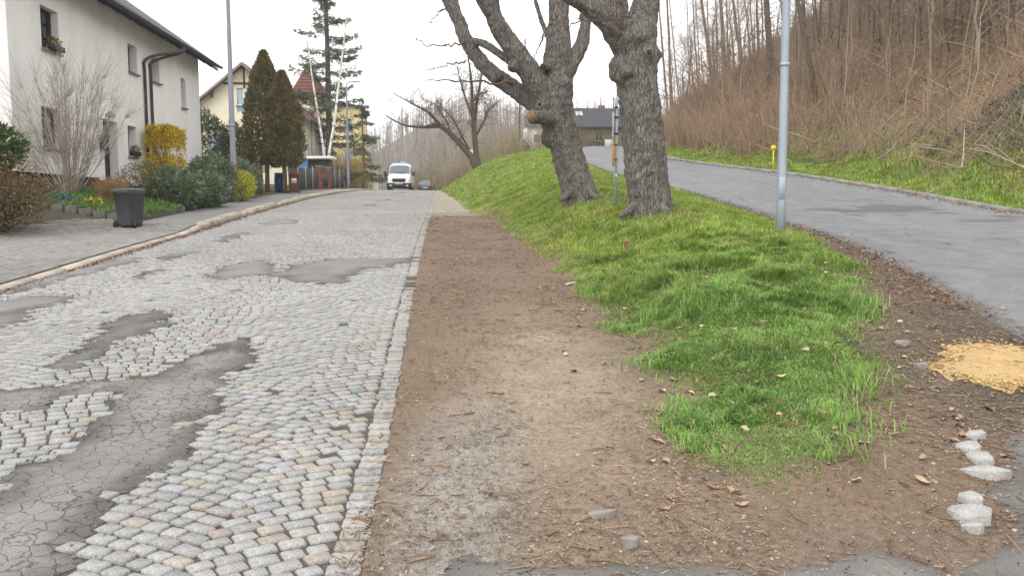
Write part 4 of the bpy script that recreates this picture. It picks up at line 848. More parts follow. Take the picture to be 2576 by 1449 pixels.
shrub('green_brown_shrub', 'rounded green-brown shrub behind the grey bin', gl(-9.6, 27.2), (.95, 1.3, .68), 4200, .05, .03, [(.17, .18, .06), (.20, .16, .07), (.12, .14, .05)], 8, h0=.62, stems=60)
shrub('yellow_green_shrub', 'small bright yellow-green shrub at the pavement edge past the lamp pole', gl(-8.15, 33.2), (.5, .75, .62), 2400, .08, .035, [(.50, .50, .05), (.34, .40, .05), (.60, .54, .05)], 9)
shrub('juniper', 'dark green juniper between the white and the cream house', (-13.2, 46, 2.5), (1.2, 1.1, 2.2), 5600, .2, .06, [(.10, .13, .07), (.13, .15, .085), (.07, .09, .05)], 10, 'tree', h0=2.1)
shrub('juniper', 'grey-green juniper with two points beside the tall lamp pole', (-11.2, 44.5, 2.4), (.95, .9, 1.75), 4200, .2, .06, [(.11, .14, .09), (.15, .17, .11), (.08, .10, .06)], 11, 'tree', h0=1.8)
# flower bed with a low stone edging
m_edge = M('dark_edging', (.17, .155, .135), (.10, .095, .08), 9, .9, .3, 40)
bed = thing('flower_bed', 'flower bed of green spring plants with low stone edging behind the grey bin', 'flower bed')
mbf = MB(); rg = np.random.default_rng(12); n = 5200; X_ = -8.15-2.4*rg.random(n); Y_ = 21.45+4.6*rg.random(n); Z_ = H(X_, Y_)+.1; hh_ = .06+.22*fbm(X_*2, Y_*2, 5)*rg.random(n)
mbf.leaves(np.stack([X_, Y_, Z_+hh_*.4], 1), rg.normal(size=(n, 3))*.5+np.array([0, 0, .8]), .10+.08*rg.random(n), .03+.02*rg.random(n), np.array([(.13, .22, .055), (.17, .27, .07), (.10, .16, .05)])[rg.integers(0, 3, n)]*(.7+.5*rg.random(n))[:, None]); mbf.build('plants', m_leafg, bed, False, True, kind='stuff')
for k in range(13):
    y_ = 21.75+.34*k if k < 7 else 24.13; 
    b_ = (-8.28, 21.8+.36*k) ; z_ = gz(*b_); bx((b_[0]-.09, b_[1]-.165, z_-.1), (b_[0]+.07, b_[1]+.165, z_+.17+.02*(k % 3)), bev=.02).build('edging_stone', m_edge, bed)
for k in range(9):
    b_ = (-8.5-.34*k, 21.55); z_ = gz(*b_); bx((b_[0]-.155, b_[1]-.08, z_-.1), (b_[0]+.155, b_[1]+.08, z_+.17+.02*(k % 2)), bev=.02).build('edging_stone', m_edge, bed)
def tuft(name, label, base, n, h, sp, col, seed, flowers=None, cat='plant'):
    t = thing(name, label, cat, base); rg = np.random.default_rng(seed); a = rg.random(n)*6.283; s = rg.random(n)**.6; tt = np.linspace(0, 1, 4); E = np.stack([np.cos(a)*s*sp, np.sin(a)*s*sp, h*(.6+.5*rg.random(n))], 1)
    P = np.stack([np.stack([E[:, 0]*(.2+.8*q**1.5), E[:, 1]*(.2+.8*q**1.5), E[:, 2]*q], 1) for q in tt], 1); MB().twigs(P, np.linspace(.009, .002, 4)[None].repeat(n, 0), 3, np.asarray(col)*(.7+.5*rg.random((n, 1)))).build('blades', m_twig, t, False, True)
    if flowers is not None:
        m = 40; i = rg.integers(0, n, m); MB().leaves(E[i], rg.normal(size=(m, 3)), .09, .07, np.repeat([flowers], m, 0)).build('flowers', m_leafg, t, False, True)
    return t
tuft('dry_ornamental_grass', 'tuft of dry straw-coloured grass in the flower bed', gl(-9.35, 23.6), 420, .85, .55, (.36, .23, .10), 21)
tuft('daffodils', 'clump of yellow daffodils in the flower bed left of the dry grass', gl(-9.35, 22.4), 60, .34, .25, (.09, .16, .04), 22, (.62, .42, .01))
tuft('hyacinths', 'clump of blue hyacinths at the left end of the flower bed', gl(-9.95, 22.0), 60, .26, .22, (.08, .15, .04), 23, (.06, .06, .30))
# garden goose beside the door step
goose = thing('garden_goose', 'white garden goose ornament with red scarf near the doorstep', 'ornament', (-10.5, 28.3, gz(-10.5, 28.3)))
MB().blob((0, 0, .34), (.16, .26, .17), 3, 2, .03).tube(lerp_path([(0, .16, .42), (0, .27, .58), (0, .25, .75), (0, .31, .82)], 10), [.09, .07, .06, .055, .05, .05, .05, .055, .055, .03], 8).build('body', m_wframe, goose, True)
MB().tube([(0, .30, .80), (0, .40, .78)], [.03, .01], 6).build('beak', m_pot, goose); MB().tube([(0, .22, .55), (0, .25, .61)], [.085, .075], 10).build('scarf', M('red_cloth', (.4, .03, .03), None, 4, .8), goose)
for s_ in (-1, 1): MB().tube([(s_*.06, 0, .25), (s_*.06, .02, -.02)], .02, 6).build('leg', m_pot, goose)
# ---------------------------------------------------------------- grass on the bank
m_grass = M('grass_blade', (1.15, 1.15, 1.1), (.7, .72, .65), 1.2, .6, attr=True, trans=.3, spec=.25)
def grass_field(name, label, n, y0, y1, hfun, wid, seed, xlo, xhi, maskfn, colfn, lean=.5, cat='grass'):
    rg = np.random.default_rng(seed); y = y0+(y1-y0)*rg.random(n)**1.0; x = xlo(y)+(xhi(y)-xlo(y))*rg.random(n); keep = maskfn(x, y, rg); x, y = x[keep], y[keep]; z = H(x, y); ok_ = in_view(np.stack([x, y, z], 1), 220); x, y, z = x[ok_], y[ok_], z[ok_]; m = len(x)
    h = hfun(x, y)*(.45+.8*rg.random(m)); a = rg.random(m)*6.283; cl = fbm(x*3, y*3, 7)*6.283*2; a = np.where(rg.random(m) < .55, cl, a); le = lean*(.3+1.0*rg.random(m)); d = np.stack([np.cos(a), np.sin(a)], 1); s = np.stack([-d[:, 1], d[:, 0]], 1); w = wid*(.6+.8*rg.random(m))*(1+.02*y)
    b = np.stack([x, y, z-.01], 1); mid = b+np.concatenate([d*(le*h*.35)[:, None], (h*.62)[:, None]], 1); tip = b+np.concatenate([d*(le*h)[:, None], (h*(1-.35*le))[:, None]], 1); s3 = np.concatenate([s, np.zeros((m, 1))], 1)
    V = np.stack([b-s3*w[:, None]*.5, b+s3*w[:, None]*.5, mid+s3*w[:, None]*.42, mid-s3*w[:, None]*.42, tip], 1).reshape(-1, 3); i = np.arange(m)[:, None]*5
    c = np.repeat(colfn(x, y, rg), 5, 0); return link(name, raw_mesh(name, V, [i+[0, 1, 2, 3], i+[3, 2, 4]], c), m_grass, kind='stuff', label=label, cat=cat)
def gcol(x, y, rg):
    n1 = fbm(x*.9, y*.5, 101); n2 = rg.random(len(x)); near = 1-smooth(8, 14, y)
    c = mixc((.27, .385, .06), (.20, .36, .085), np.clip(near*.8+.5*(n1-.5), 0, 1)); c = mixc(c, (.38, .39, .08), smooth(.55, .75, n1)*(1-near)*.7); dry = n2 < .09; c = c*(.6+.7*rg.random(len(x)))[:, None]; c[dry] = (.46, .39, .22); return c
def gh(x, y):
    lum = fbm(x*1.6, y*1.6, 111); edge = smooth(0, .9, np.minimum(x-xf(y), 3)); base = np.where(y < 13, .06+.15*smooth(.42, .72, lum), .06+.07*lum); return base*(.62+.38*edge)*(.75+.25*smooth(4.2, 6.2, y))
def gm(x, y, rg):
    g = grass_mask(x+rg.normal(size=len(x))*.16, y+rg.normal(size=len(x))*.16) > .5; dens = np.where(y < 7, .6, .38)+.62*smooth(.32, .56, fbm(x*2.2, y*2.2, 121)); bare = ((x-4.2)/.9)**2+((y-15.7)/.8)**2 < 1; bare2 = ((x-3.3)/.8)**2+((y-20.3)/.9)**2 < 1
    return g & (rg.random(len(x)) < dens) & ~((bare | bare2) & (rg.random(len(x)) < .6))
grass_field('bank_grass', 'fresh green grass covering the near tip of the bank', 260000, 4.0, 13, gh, .0075, 1, lambda y: xf(y)-.45, lambda y: xh(y)+.2, gm, gcol, 1.05)
grass_field('bank_grass', 'yellow-green grass covering the long bank behind the old trees', 190000, 13, 34, gh, .011, 2, lambda y: xf(y)-.2, lambda y: xh(y)+.2, gm, gcol, .5)
grass_field('bank_grass', 'short grass on the far rise of the bank', 90000, 34, 95, lambda x, y: .10+.0*x, .028, 3, lambda y: xf(y)-.2, lambda y: xh(y)+.2, gm, gcol, .5)
grass_field('verge_grass', 'green grass strip along the kerb below the wooded slope', 120000, 16, 75, lambda x, y: .10+.12*fbm(x*2, y*2, 5), .02, 4, lambda y: xi(y)+.18, lambda y: xi(y)+5.2, lambda x, y, rg: (rg.random(len(x)) < smooth(5.2, 1.6, x-xi(y)+1.6*(fbm(x*.8, y*.8, 71)-.5))), gcol, .5)
grass_field('path_weeds', 'thin moss and weeds sprouting on the bare dirt', 9000, 3.0, 8, lambda x, y: .03+.02*fbm(x*3, y*3, 5), .006, 5, lambda y: xr(y)+.5, lambda y: xh(y)+.2, lambda x, y, rg: (rg.random(len(x)) < smooth(.56, .74, fbm(x*1.1, y*1.1, 131))), lambda x, y, rg: np.array([.20, .27, .07])*(.6+.7*rg.random((len(x), 1))), .9, 'weeds')
# ---------------------------------------------------------------- wooded slope on the right
Z7 = lambda a, b: ((1750+a/2.899)/1.1646, b/2.899/1.1646)
def slope_tree(topx, bx_, by_, w, label, seed, pine=True, extra=8.0, group='bare trees on the wooded slope', name='forest_tree'):
    px, py = Z7(bx_, by_); b = on_ground(px, py, 140); tx, ty = Z7(topx, 0); tp = at_y(tx, ty, b[1]); d = (tp-b); k = 1+extra/max(d[2], 2); top = d*k; r0 = w/2.899/2*b[1]/2400*1.0
    t = thing(name, label, 'tree', b, group=group); rg = np.random.default_rng(seed); n = 9; s = np.linspace(0, 1, n); P = s[:, None]*top+np.concatenate([[[0, 0, 0]], np.cumsum(rg.normal(size=(n-1, 3))*.06, 0)])*np.array([1, 1, 0]); P[0, 2] = -.4
    low = np.array((.12, .098, .075)); hi = np.array((.19, .115, .075)) if pine else np.array((.165, .14, .115)); L_ = np.linalg.norm(top)
    MB().tube(P, r0*(1-.6*s), 7, np.repeat(mixc(low, hi, s), 7, 0)).build('trunk', m_twig, t, True, True); bp, br = [], []
    for _ in range(70):
        f = .12+.88*rg.random()**.8; p = np.array([np.interp(f, s, P[:, j]) for j in range(3)]); a = rg.random()*6.283; l = L_*(.05+.13*rg.random()); dd = np.array([math.cos(a), math.sin(a), .2+.5*rg.random()]); e = p+dd*l; m1 = p+dd*l*.5+rg.normal(size=3)*.12; bp.append([p, m1, e]); br.append([r0*.22*(1.2-f)+.008, .012, .006])
        for __ in range(3): q = p+dd*l*(.3+.7*rg.random()); d2 = dd+rg.normal(size=3)*.6; bp.append([q, q+d2*l*.2, q+d2*l*.4]); br.append([.009, .007, .005])
    MB().twigs(np.array(bp), np.array(br), 3, np.repeat([[.24, .18, .14]], len(bp), 0)).build('crown', m_twig, t, False, True); return t
near_l = ['thick dark straight trunk just left of the grey lamp pole on the slope', 'long trunk leaning left, right of the grey lamp pole on the slope', 'leftmost slender reddish pine trunk beside the thick old tree']
big = [(1440, 1475, 760, 62), (1690, 1870, 900, 46), (585, 640, 740, 28)]
for k, (a, b, c, w) in enumerate(big): slope_tree(a, b, c, w, near_l[k], 300+k, k == 2, group='single trees picked out on the wooded slope')
thin = [(520, 605, 690, 22), (620, 710, 700, 13), (815, 860, 640, 14), (880, 990, 540, 38), (940, 975, 540, 14), (1000, 1030, 520, 18), (1045, 1090, 560, 44), (1090, 1120, 540, 18), (1150, 1230, 580, 34), (1240, 1300, 430, 16), (1350, 1370, 400, 28), (1390, 1410, 380, 16),
        (760, 800, 600, 10), (850, 880, 590, 10), (1190, 1240, 500, 12), (1300, 1330, 470, 12)]
for k, (a, b, c, w) in enumerate(thin): slope_tree(a, b, c, w, ('stout' if w >= 26 else 'thin')+(' reddish trunk against the white sky near the thick old tree' if a < 900 else ' reddish trunk against the white sky nearer the grey lamp pole'), 320+k, True)
deep = [(1600, 1640, 520, 26), (1820, 1850, 500, 14), (1900, 1890, 420, 24), (2050, 2040, 480, 16), (2100, 2080, 800, 9), (1560, 1590, 420, 12), (1750, 1790, 380, 18), (1970, 1990, 330, 14), (2200, 2230, 400, 20), (2290, 2310, 300, 16), (2380, 2400, 420, 18), (2470, 2500, 300, 16), (2560, 2590, 360, 22), (2700, 2720, 300, 16), (2850, 2840, 380, 20), (2940, 2990, 450, 26), (3100, 3110, 320, 14), (3250, 3300, 420, 18), (3400, 3420, 300, 16), (3520, 3560, 330, 20), (2660, 2690, 560, 9), (2120, 2150, 620, 9), (1680, 1700, 640, 10)]
def deep_label(a, w):
    return ('stout' if w >= 20 else 'slim')+' straight bare trunk '+('just right of the grey lamp pole among the slope thicket' if a < 2150 else 'in the middle of the slope right of the grey lamp pole' if a < 2850 else 'near the upper right corner of the wooded slope')
for k, (a, b, c, w) in enumerate(deep): slope_tree(a, b, c, w, deep_label(a, w), 350+k, False)
rg = np.random.default_rng(77)
for k in range(24):
    a = 1600+1930*(k+.5)/24+rg.normal()*30; w = 12+16*rg.random(); slope_tree(a+rg.normal()*25, a, 190+220*rg.random(), w, deep_label(a, w), 420+k, False)
# thicket of bare shoots
def thicket(name, label, n, xy, hfn, colfn, seed, sub=3, rad=.011, nst=9):
    rg = np.random.default_rng(seed); x, y = xy(rg, n); z = H(x, y); k = in_view(np.stack([x, y, z+1], 1), 280); x, y, z = x[k], y[k], z[k]; n = len(x); mb = MB()
    h = hfn(x, y, rg); base = np.repeat(np.stack([x, y, z-.1], 1), nst, 0); hh_ = np.repeat(h, nst)*(.5+.6*rg.random(n*nst)); m = n*nst; a = rg.random(m)*6.283; sp = .12+.5*rg.random(m); t = np.linspace(0, 1, 4)
    D = np.stack([np.cos(a)*sp, np.sin(a)*sp, np.ones(m)], 1); base[:, :2] += rg.normal(size=(m, 2))*.25
    P = base[:, None]+D[:, None]*(hh_[:, None]*t)[..., None]; P += np.cumsum(rg.normal(size=P.shape)*.05, 1)*np.array([1, 1, .3]); dist_ = np.repeat(y, nst); R = (rad*(.5+.8*rg.random(m))*(.6+dist_/60))[:, None]*np.array([1, .8, .55, .28])
    C = np.repeat(colfn(x, y, rg), nst, 0)*(.65+.6*rg.random((m, 1))); mb.twigs(P, R, 3, C)
    for s_ in range(sub):
        i = rg.integers(1, 4, m); q = P[np.arange(m), i]; d2 = D*.7+rg.normal(size=(m, 3))*.55; l = (hh_*(.12+.22*rg.random(m)))[:, None]; PP = np.stack([q, q+d2*l*.5, q+d2*l+np.array([0, 0, .03])], 1); mb.twigs(PP, (R[:, 2:3]*.75)*np.array([1, .7, .4]), 3, C*1.1)
    return mb.build(name, m_twig, None, False, True, kind='stuff', label=label, cat='bushes')
def br_col(x, y, rg):
    n = len(x); k = fbm(x*.25, y*.25, 141); c = mixc((.39, .275, .18), (.42, .335, .24), rg.random(n)); red = (x < xi(y)+9) & (y > 38); c = mixc(c, (.40, .26, .18), np.where(red, .35, .1)*k*1.3); return c
def s_xy(rg, n):
    y = 15+85*rg.random(n)**.85; x = xi(y)+2.4+rg.random(n)**1.35*32; k = ~((y < 34) & (x < xi(y)+7.5) & (rg.random(n) < .65)); return x[k], y[k]
thicket('hillside_thicket', 'dense brown thicket of bare shoots covering the wooded slope', 2600, s_xy, lambda x, y, rg: (.9+1.5*rg.random(len(x)))*np.where(y > 36, .95, .7), br_col, 1)
def s_xy2(rg, n): y = 42+45*rg.random(n); return xi(y)+1.8+rg.random(n)*6, y
thicket('roadside_thicket', 'reddish twiggy bushes along the upper road kerb behind the thick tree', 650, s_xy2, lambda x, y, rg: 1.2+1.7*rg.random(len(x)), lambda x, y, rg: np.array([.43, .30, .20])*(.8+.4*rg.random((len(x), 1))), 2, sub=4)
# fallen and leaning brushwood, pale saplings
rg = np.random.default_rng(61); n = 2600; y = 16+60*rg.random(n)**1.1; x = xi(y)+2.5+rg.random(n)**1.3*26; z = H(x, y); k = in_view(np.stack([x, y, z], 1), 220); x, y, z = x[k], y[k], z[k]; n = len(x); a = rg.random(n)*6.283; l = .6+2.2*rg.random(n); d = np.stack([np.cos(a), np.sin(a), .15+.5*rg.random(n)], 1); d[:, 2] += np.where(d[:, 0] > 0, .7, 0)*np.abs(d[:, 0]); P0 = np.stack([x, y, z+.05], 1); P = P0[:, None]+d[:, None]*(l[:, None]*np.array([0, .35, .7, 1]))[..., None]+rg.normal(size=(n, 4, 3))*.05
MB().twigs(P, (.010+.022*rg.random(n)**2)[:, None]*np.array([1, .85, .65, .3])*(.6+y/70)[:, None], 4, np.array([(.40, .32, .24), (.30, .22, .15), (.22, .16, .11), (.44, .38, .30)])[rg.integers(0, 4, n)]*(.7+.5*rg.random((n, 1)))).build('brushwood', m_twig, None, False, True, kind='stuff', label='tangle of fallen sticks and brushwood on the wooded slope', cat='brushwood')
n = 220; y = 18+55*rg.random(n); x = xi(y)+4+rg.random(n)*22; z = H(x, y); l = 3+5*rg.random(n); P = np.stack([x, y, z-.1], 1)[:, None]+np.stack([rg.normal(size=n)*.12, rg.normal(size=n)*.1, np.ones(n)], 1)[:, None]*(l[:, None]*np.array([0, .3, .6, 1]))[..., None]+rg.normal(size=(n, 4, 3))*.08
MB().twigs(P, (.016+.02*rg.random(n))[:, None]*np.array([1, .85, .6, .25])*(.6+y/60)[:, None], 4, np.array([(.33, .28, .22), (.27, .215, .16), (.20, .155, .115)])[rg.integers(0, 3, n)]).build('sapling_stand', m_twig, None, False, True, kind='stuff', label='stand of thin pale saplings all over the wooded slope', cat='saplings')
for k, (px, py, h) in enumerate([(1690, 345, 7), (1715, 335, 6), (1735, 320, 7.5), (1760, 330, 6), (1785, 300, 7), (1810, 310, 6.5), (1835, 285, 7), (1860, 300, 6), (1885, 270, 7), (1700, 310, 8), (1750, 280, 8), (1800, 260, 8), (1850, 240, 8), (1990, 250, 6), (2130, 230, 6), (2230, 260, 5), (2330, 200, 6), (2450, 180, 6)]):
    b = on_ground(px, py); bare_tree('scrub_tree', ('bushy bare scrub tree between the thick old tree and the grey lamp pole' if px < 1950 else 'bushy bare scrub tree on the slope right of the grey lamp pole'), b, h, 700+k, col=(.30, .225, .165), levels=4, nb=3, trunk_frac=.12, spread=.5, group='bushy scrub trees on the slope')
# dry leaves lying on the slope and hanging oak leaves, ivy at its foot
rg = np.random.default_rng(31); mb = MB(); n = 42000; y = 14+60*rg.random(n)**1.2; x = xi(y)+1.2+rg.random(n)**1.2*24; z = H(x, y)+.03
k = in_view(np.stack([x, y, z], 1), 220); x, y, z = x[k], y[k], z[k]; n = len(x)
mb.leaves(np.stack([x, y, z], 1), rg.normal(size=(n, 3))*np.array([1, 1, .5]), .09+.08*rg.random(n), .06+.04*rg.random(n), np.array([(.40, .23, .115), (.31, .17, .085), (.46, .31, .18), (.20, .12, .075)])[rg.integers(0, 4, n)]*(.7+.5*rg.random((n, 1))))
mb.build('fallen_leaves', m_litter, None, False, True, kind='stuff', label='brown fallen leaves carpeting the wooded slope', cat='leaves')
mb = MB(); n = 12000; y = 17+14*rg.random(n); x = xi(y)+3.2+6.5*rg.random(n); z = H(x, y)+.05+.12*rg.random(n); k = fbm(x*.6, y*.6, 151)+.25*(rg.random(n)-.5) > .44; x, y, z = x[k], y[k], z[k]; n = len(x)
mb.leaves(np.stack([x, y, z], 1), rg.normal(size=(n, 3))*np.array([1, 1, .4])+np.array([-.4, -.4, .1]), .09+.05*rg.random(n), .085, np.array([(.09, .12, .085), (.12, .15, .11), (.18, .20, .16)])[rg.integers(0, 3, n)]*(.7+.6*rg.random((n, 1))))
mb.build('ivy', m_leafg, None, False, True, kind='stuff', label='dark ivy creeping over the foot of the slope at the right', cat='ivy')
def oak_shoot(px, py, label, seed):
    b = on_ground(px, py); t = thing('oak_sapling', label, 'tree', b, group='saplings holding orange leaves'); rg = np.random.default_rng(seed); mb = MB(); P = lerp_path([(0, 0, -.1), (.1, 0, 1.2), (.0, .1, 2.6), (.2, 0, 3.8)], 8); MB().tube(P, np.linspace(.03, .008, 8), 5, (.14, .10, .07)).build('trunk', m_twig, t, True, True)
    C = P[rg.integers(2, 8, 240)]+rg.normal(size=(240, 3))*np.array([.55, .55, .4]); mb.leaves(C, rg.normal(size=(240, 3))+np.array([0, 0, -.5]), .16, .09, np.array([(.40, .17, .06), (.32, .13, .05)])[rg.integers(0, 2, 240)]*(.7+.5*rg.random((240, 1)))); mb.build('crown', m_leafg, t, False, True)
oak_shoot(1905, 235, 'sapling with orange dead leaves left of the grey lamp pole', 1); oak_shoot(1885, 160, 'higher sapling with orange dead leaves left of the grey lamp pole', 2); oak_shoot(1780, 290, 'low sapling with orange dead leaves above the upper road', 3)
# fallen branches on the slope
def fallen(label, pts, w, col, seed):
    P = np.array([on_ground(px, py)+np.array([0, 0, up]) for px, py, up in pts]); rg = np.random.default_rng(seed); A = lerp_path(P, 16); o = thing('fallen_branch', label, 'branch', A[0]); A = A-A[0]; mb = MB(); mb.tube(A, np.linspace(w, w*.4, 16), 6, col).build('branch', m_twig, o, True, True); sp = []
    for k in range(3, 16): d = (A[min(k+1, 15)]-A[k-1]); d = d/np.linalg.norm(d)+rg.normal(size=3)*.5; l = .5+.9*rg.random(); sp.append([A[k], A[k]+d*l*.5, A[k]+d*l])
    MB().twigs(np.array(sp), np.tile([w*.35, w*.25, w*.12], (len(sp), 1)), 3, np.repeat([col], len(sp), 0)).build('twig', m_twig, o, False, True)
Z8 = lambda a, b: ((2250+a/2.337)/1.1646, b/2.337/1.1646)
fallen('long mossy fallen branch lying across the slope at the upper right', [(*Z8(890, 740), .3), (*Z8(1000, 620), .7), (*Z8(1110, 515), .7), (*Z8(1400, 420), .6), (*Z8(1600, 350), .5)], .06, (.26, .19, .10), 1)
fallen('grey fallen log high on the slope at the right edge', [(*Z8(1540, 240), .4), (*Z8(1640, 160), .5), (*Z8(1740, 80), .6)], .10, (.20, .16, .13), 2)
fallen('pair of grey fallen poles left of the mossy fallen branch', [(*Z8(720, 345), .5), (*Z8(850, 295), .5), (*Z8(1040, 235), .5)], .06, (.22, .17, .13), 3)
fallen('thin fallen branch below the mossy one on the slope', [(*Z8(1240, 690), .4), (*Z8(1380, 560), .5), (*Z8(1470, 440), .6)], .04, (.24, .17, .11), 4)
fallen('short brown fallen branch lying on the grass verge', [(*Z8(750, 1110), .06), (*Z8(880, 1040), .15), (*Z8(1000, 980), .2)], .035, (.22, .15, .10), 5)
fallen('pale stick lying across the far kerb at the right', [(*Z8(1060, 1358), .1), (*Z8(1130, 1335), .13), (*Z8(1190, 1315), .14)], .02, (.40, .32, .2), 6)
# ---------------------------------------------------------------- far side: hills, woods at the end of the street
m_hill = M('wooded_hill', (.17, .14, .11), (.13, .11, .085), .08, .95, .3, .5)
def far_hill(name, prof, Y0, Y1, zb, seed):
    prof = np.array(prof, float); pxs = np.arange(prof[0, 0], prof[-1, 0]+1, 8); V = []; nd = 24
    for px in pxs:
        top = at_y(px, np.interp(px, prof[:, 0], prof[:, 1]), Y1)
        for k in range(nd+8):
            f = k/(nd-1); Y = Y0+(Y1-Y0)*f; d = ray(px, 400); x = d[0]/d[1]*Y
            s = smooth(0, 1, min(f, 1)) if f <= 1 else max(0, 1-(f-1)*2.0); V.append((x, Y, zb+(top[2]-zb)*float(s)))
    V = np.array(V); V[:, 2] += (fbm(V[:, 0]*.03, V[:, 1]*.03, seed)-.5)*3*smooth(zb, zb+12, V[:, 2]); m = nd+8; n_ = len(pxs); i = (np.arange(n_-1)[:, None]*m+np.arange(m-1)[None]).ravel()
    link(name, raw_mesh(name, V, [np.stack([i, i+m, i+m+1, i+1], 1)], None, True), m_hill, kind='structure'); return V.reshape(n_, m, 3)
hA = far_hill('far_hill', [(820, 420), (880, 405), (940, 385), (1000, 352), (1060, 322), (1130, 306), (1200, 306), (1300, 318), (1420, 340), (1600, 360)], 210, 420, -6, 3)
hB = far_hill('near_ridge', [(1130, 430), (1180, 380), (1240, 347), (1300, 340), (1360, 340), (1480, 340), (1600, 345)], 120, 190, 0, 4)
def wood_mass(name, label, G, n, h, col, seed, kmax, rad):
    rg = np.random.default_rng(seed); a = rg.integers(0, G.shape[0], n); b = rg.integers(0, kmax, n); p = G[a, b]+rg.normal(size=(n, 3))*np.array([2.5, 2.5, 0]); p[:, 2] -= .5; hh_ = h*(.7+.5*rg.random(n)); mb = MB(); t = np.linspace(0, 1, 3)
    P = p[:, None]+np.array([0, 0, 1])*(hh_[:, None]*t)[..., None]+rg.normal(size=(n, 1, 3))*t[None, :, None]*.5; c = np.asarray(col)*(.75+.5*rg.random((n, 1))); mb.twigs(P, np.repeat([[rad, rad*.7, rad*.25]], n, 0), 3, c)
    for _ in range(11):
        f = .25+.7*rg.random(n); q = p+np.array([0, 0, 1])*(hh_*f)[:, None]; a_ = rg.random(n)*6.283; l = hh_*(.10+.2*rg.random(n))*(1.15-f); d = np.stack([np.cos(a_), np.sin(a_), .7+.5*rg.random(n)], 1)*l[:, None]; mb.twigs(np.stack([q, q+d*.5, q+d], 1), np.repeat([[rad*.4, rad*.3, rad*.15]], n, 0), 3, c*1.15)
    return mb.build(name, m_twig, None, False, True, kind='stuff', label=label, cat='wood')
wood_mass('far_wood', 'hazy bare woodland covering the distant hill at the end of the street', hA, 1500, 13, (.27, .225, .19), 1, 25, .22)
wood_mass('ridge_wood', 'row of bare trunks standing on the ridge behind the bank', hB, 420, 9, (.30, .26, .225), 2, 25, .10)
def c_xy(rg, n): y = 104+60*rg.random(n); return -6+26*rg.random(n)*(.3+.7*(y-100)/60), y
thicket('street_end_bushes', 'brown bushes closing the view behind the van and the car', 420, c_xy, lambda x, y, rg: 1.8+3.0*rg.random(len(x)), lambda x, y, rg: mixc((.36, .28, .19), (.31, .29, .17), rg.random(len(x))), 3, sub=4, rad=.016)
def d_xy(rg, n): y = 70+36*rg.random(n); return xf(y)+1.5+6*rg.random(n), y
thicket('bank_top_bushes', 'pale brown bushes behind the leaning bare tree', 150, lambda rg, n: (2.0+9*rg.random(n), 76+26*rg.random(n)), lambda x, y, rg: 1.6+2.4*rg.random(len(x)), lambda x, y, rg: mixc((.38, .30, .20), (.34, .31, .19), rg.random(len(x))), 4, sub=4, rad=.013)
for k, (px, Y, h) in enumerate([(985, 116, 6.5), (1060, 120, 6.5), (1085, 112, 7), (1120, 122, 8), (1150, 108, 7), (1215, 118, 7.5), (1255, 110, 7), (1295, 114, 6.5), (960, 128, 6)]):
    p = at_y(px, 500, Y); bare_tree('bare_tree', ('bare brown tree standing behind the white van' if px < 1070 else 'bare brown tree just left of the leaning tree' if px < 1180 else 'bare brown tree behind the bank right of the leaning tree'), (p[0], Y, float(H(p[0], Y))), h, 500+k, col=(.27, .22, .17), levels=3, nb=3, trunk_frac=.25, spread=.5, group='bare trees at the end of the street')
# left side, past the fence
def e_xy(rg, n): y = 68+26*rg.random(n); return -8.9-2.6*rg.random(n), y
thicket('roadside_hedge', 'brown leafless hedge past the fence beside the second lamp pole', 90, e_xy, lambda x, y, rg: 2.2+1.8*rg.random(len(x)), lambda x, y, rg: mixc((.40, .28, .15), (.42, .35, .17), rg.random(len(x))), 5, sub=4)
shrub('forsythia_bush', 'yellow forsythia bush beyond the second lamp pole', (-9.0, 80, gz(-9, 80)), (.8, 1.0, 1.3), 1500, .13, .08, [(.60, .42, .02), (.5, .33, .02)], 31, h0=1.6)
spruce('young spruce with low green boughs right of the yellow house', (-8.9, 86, 3.6), 9.5, 33, 3.0, .12, .9, name='young_spruce', nl=14, droop=.45)
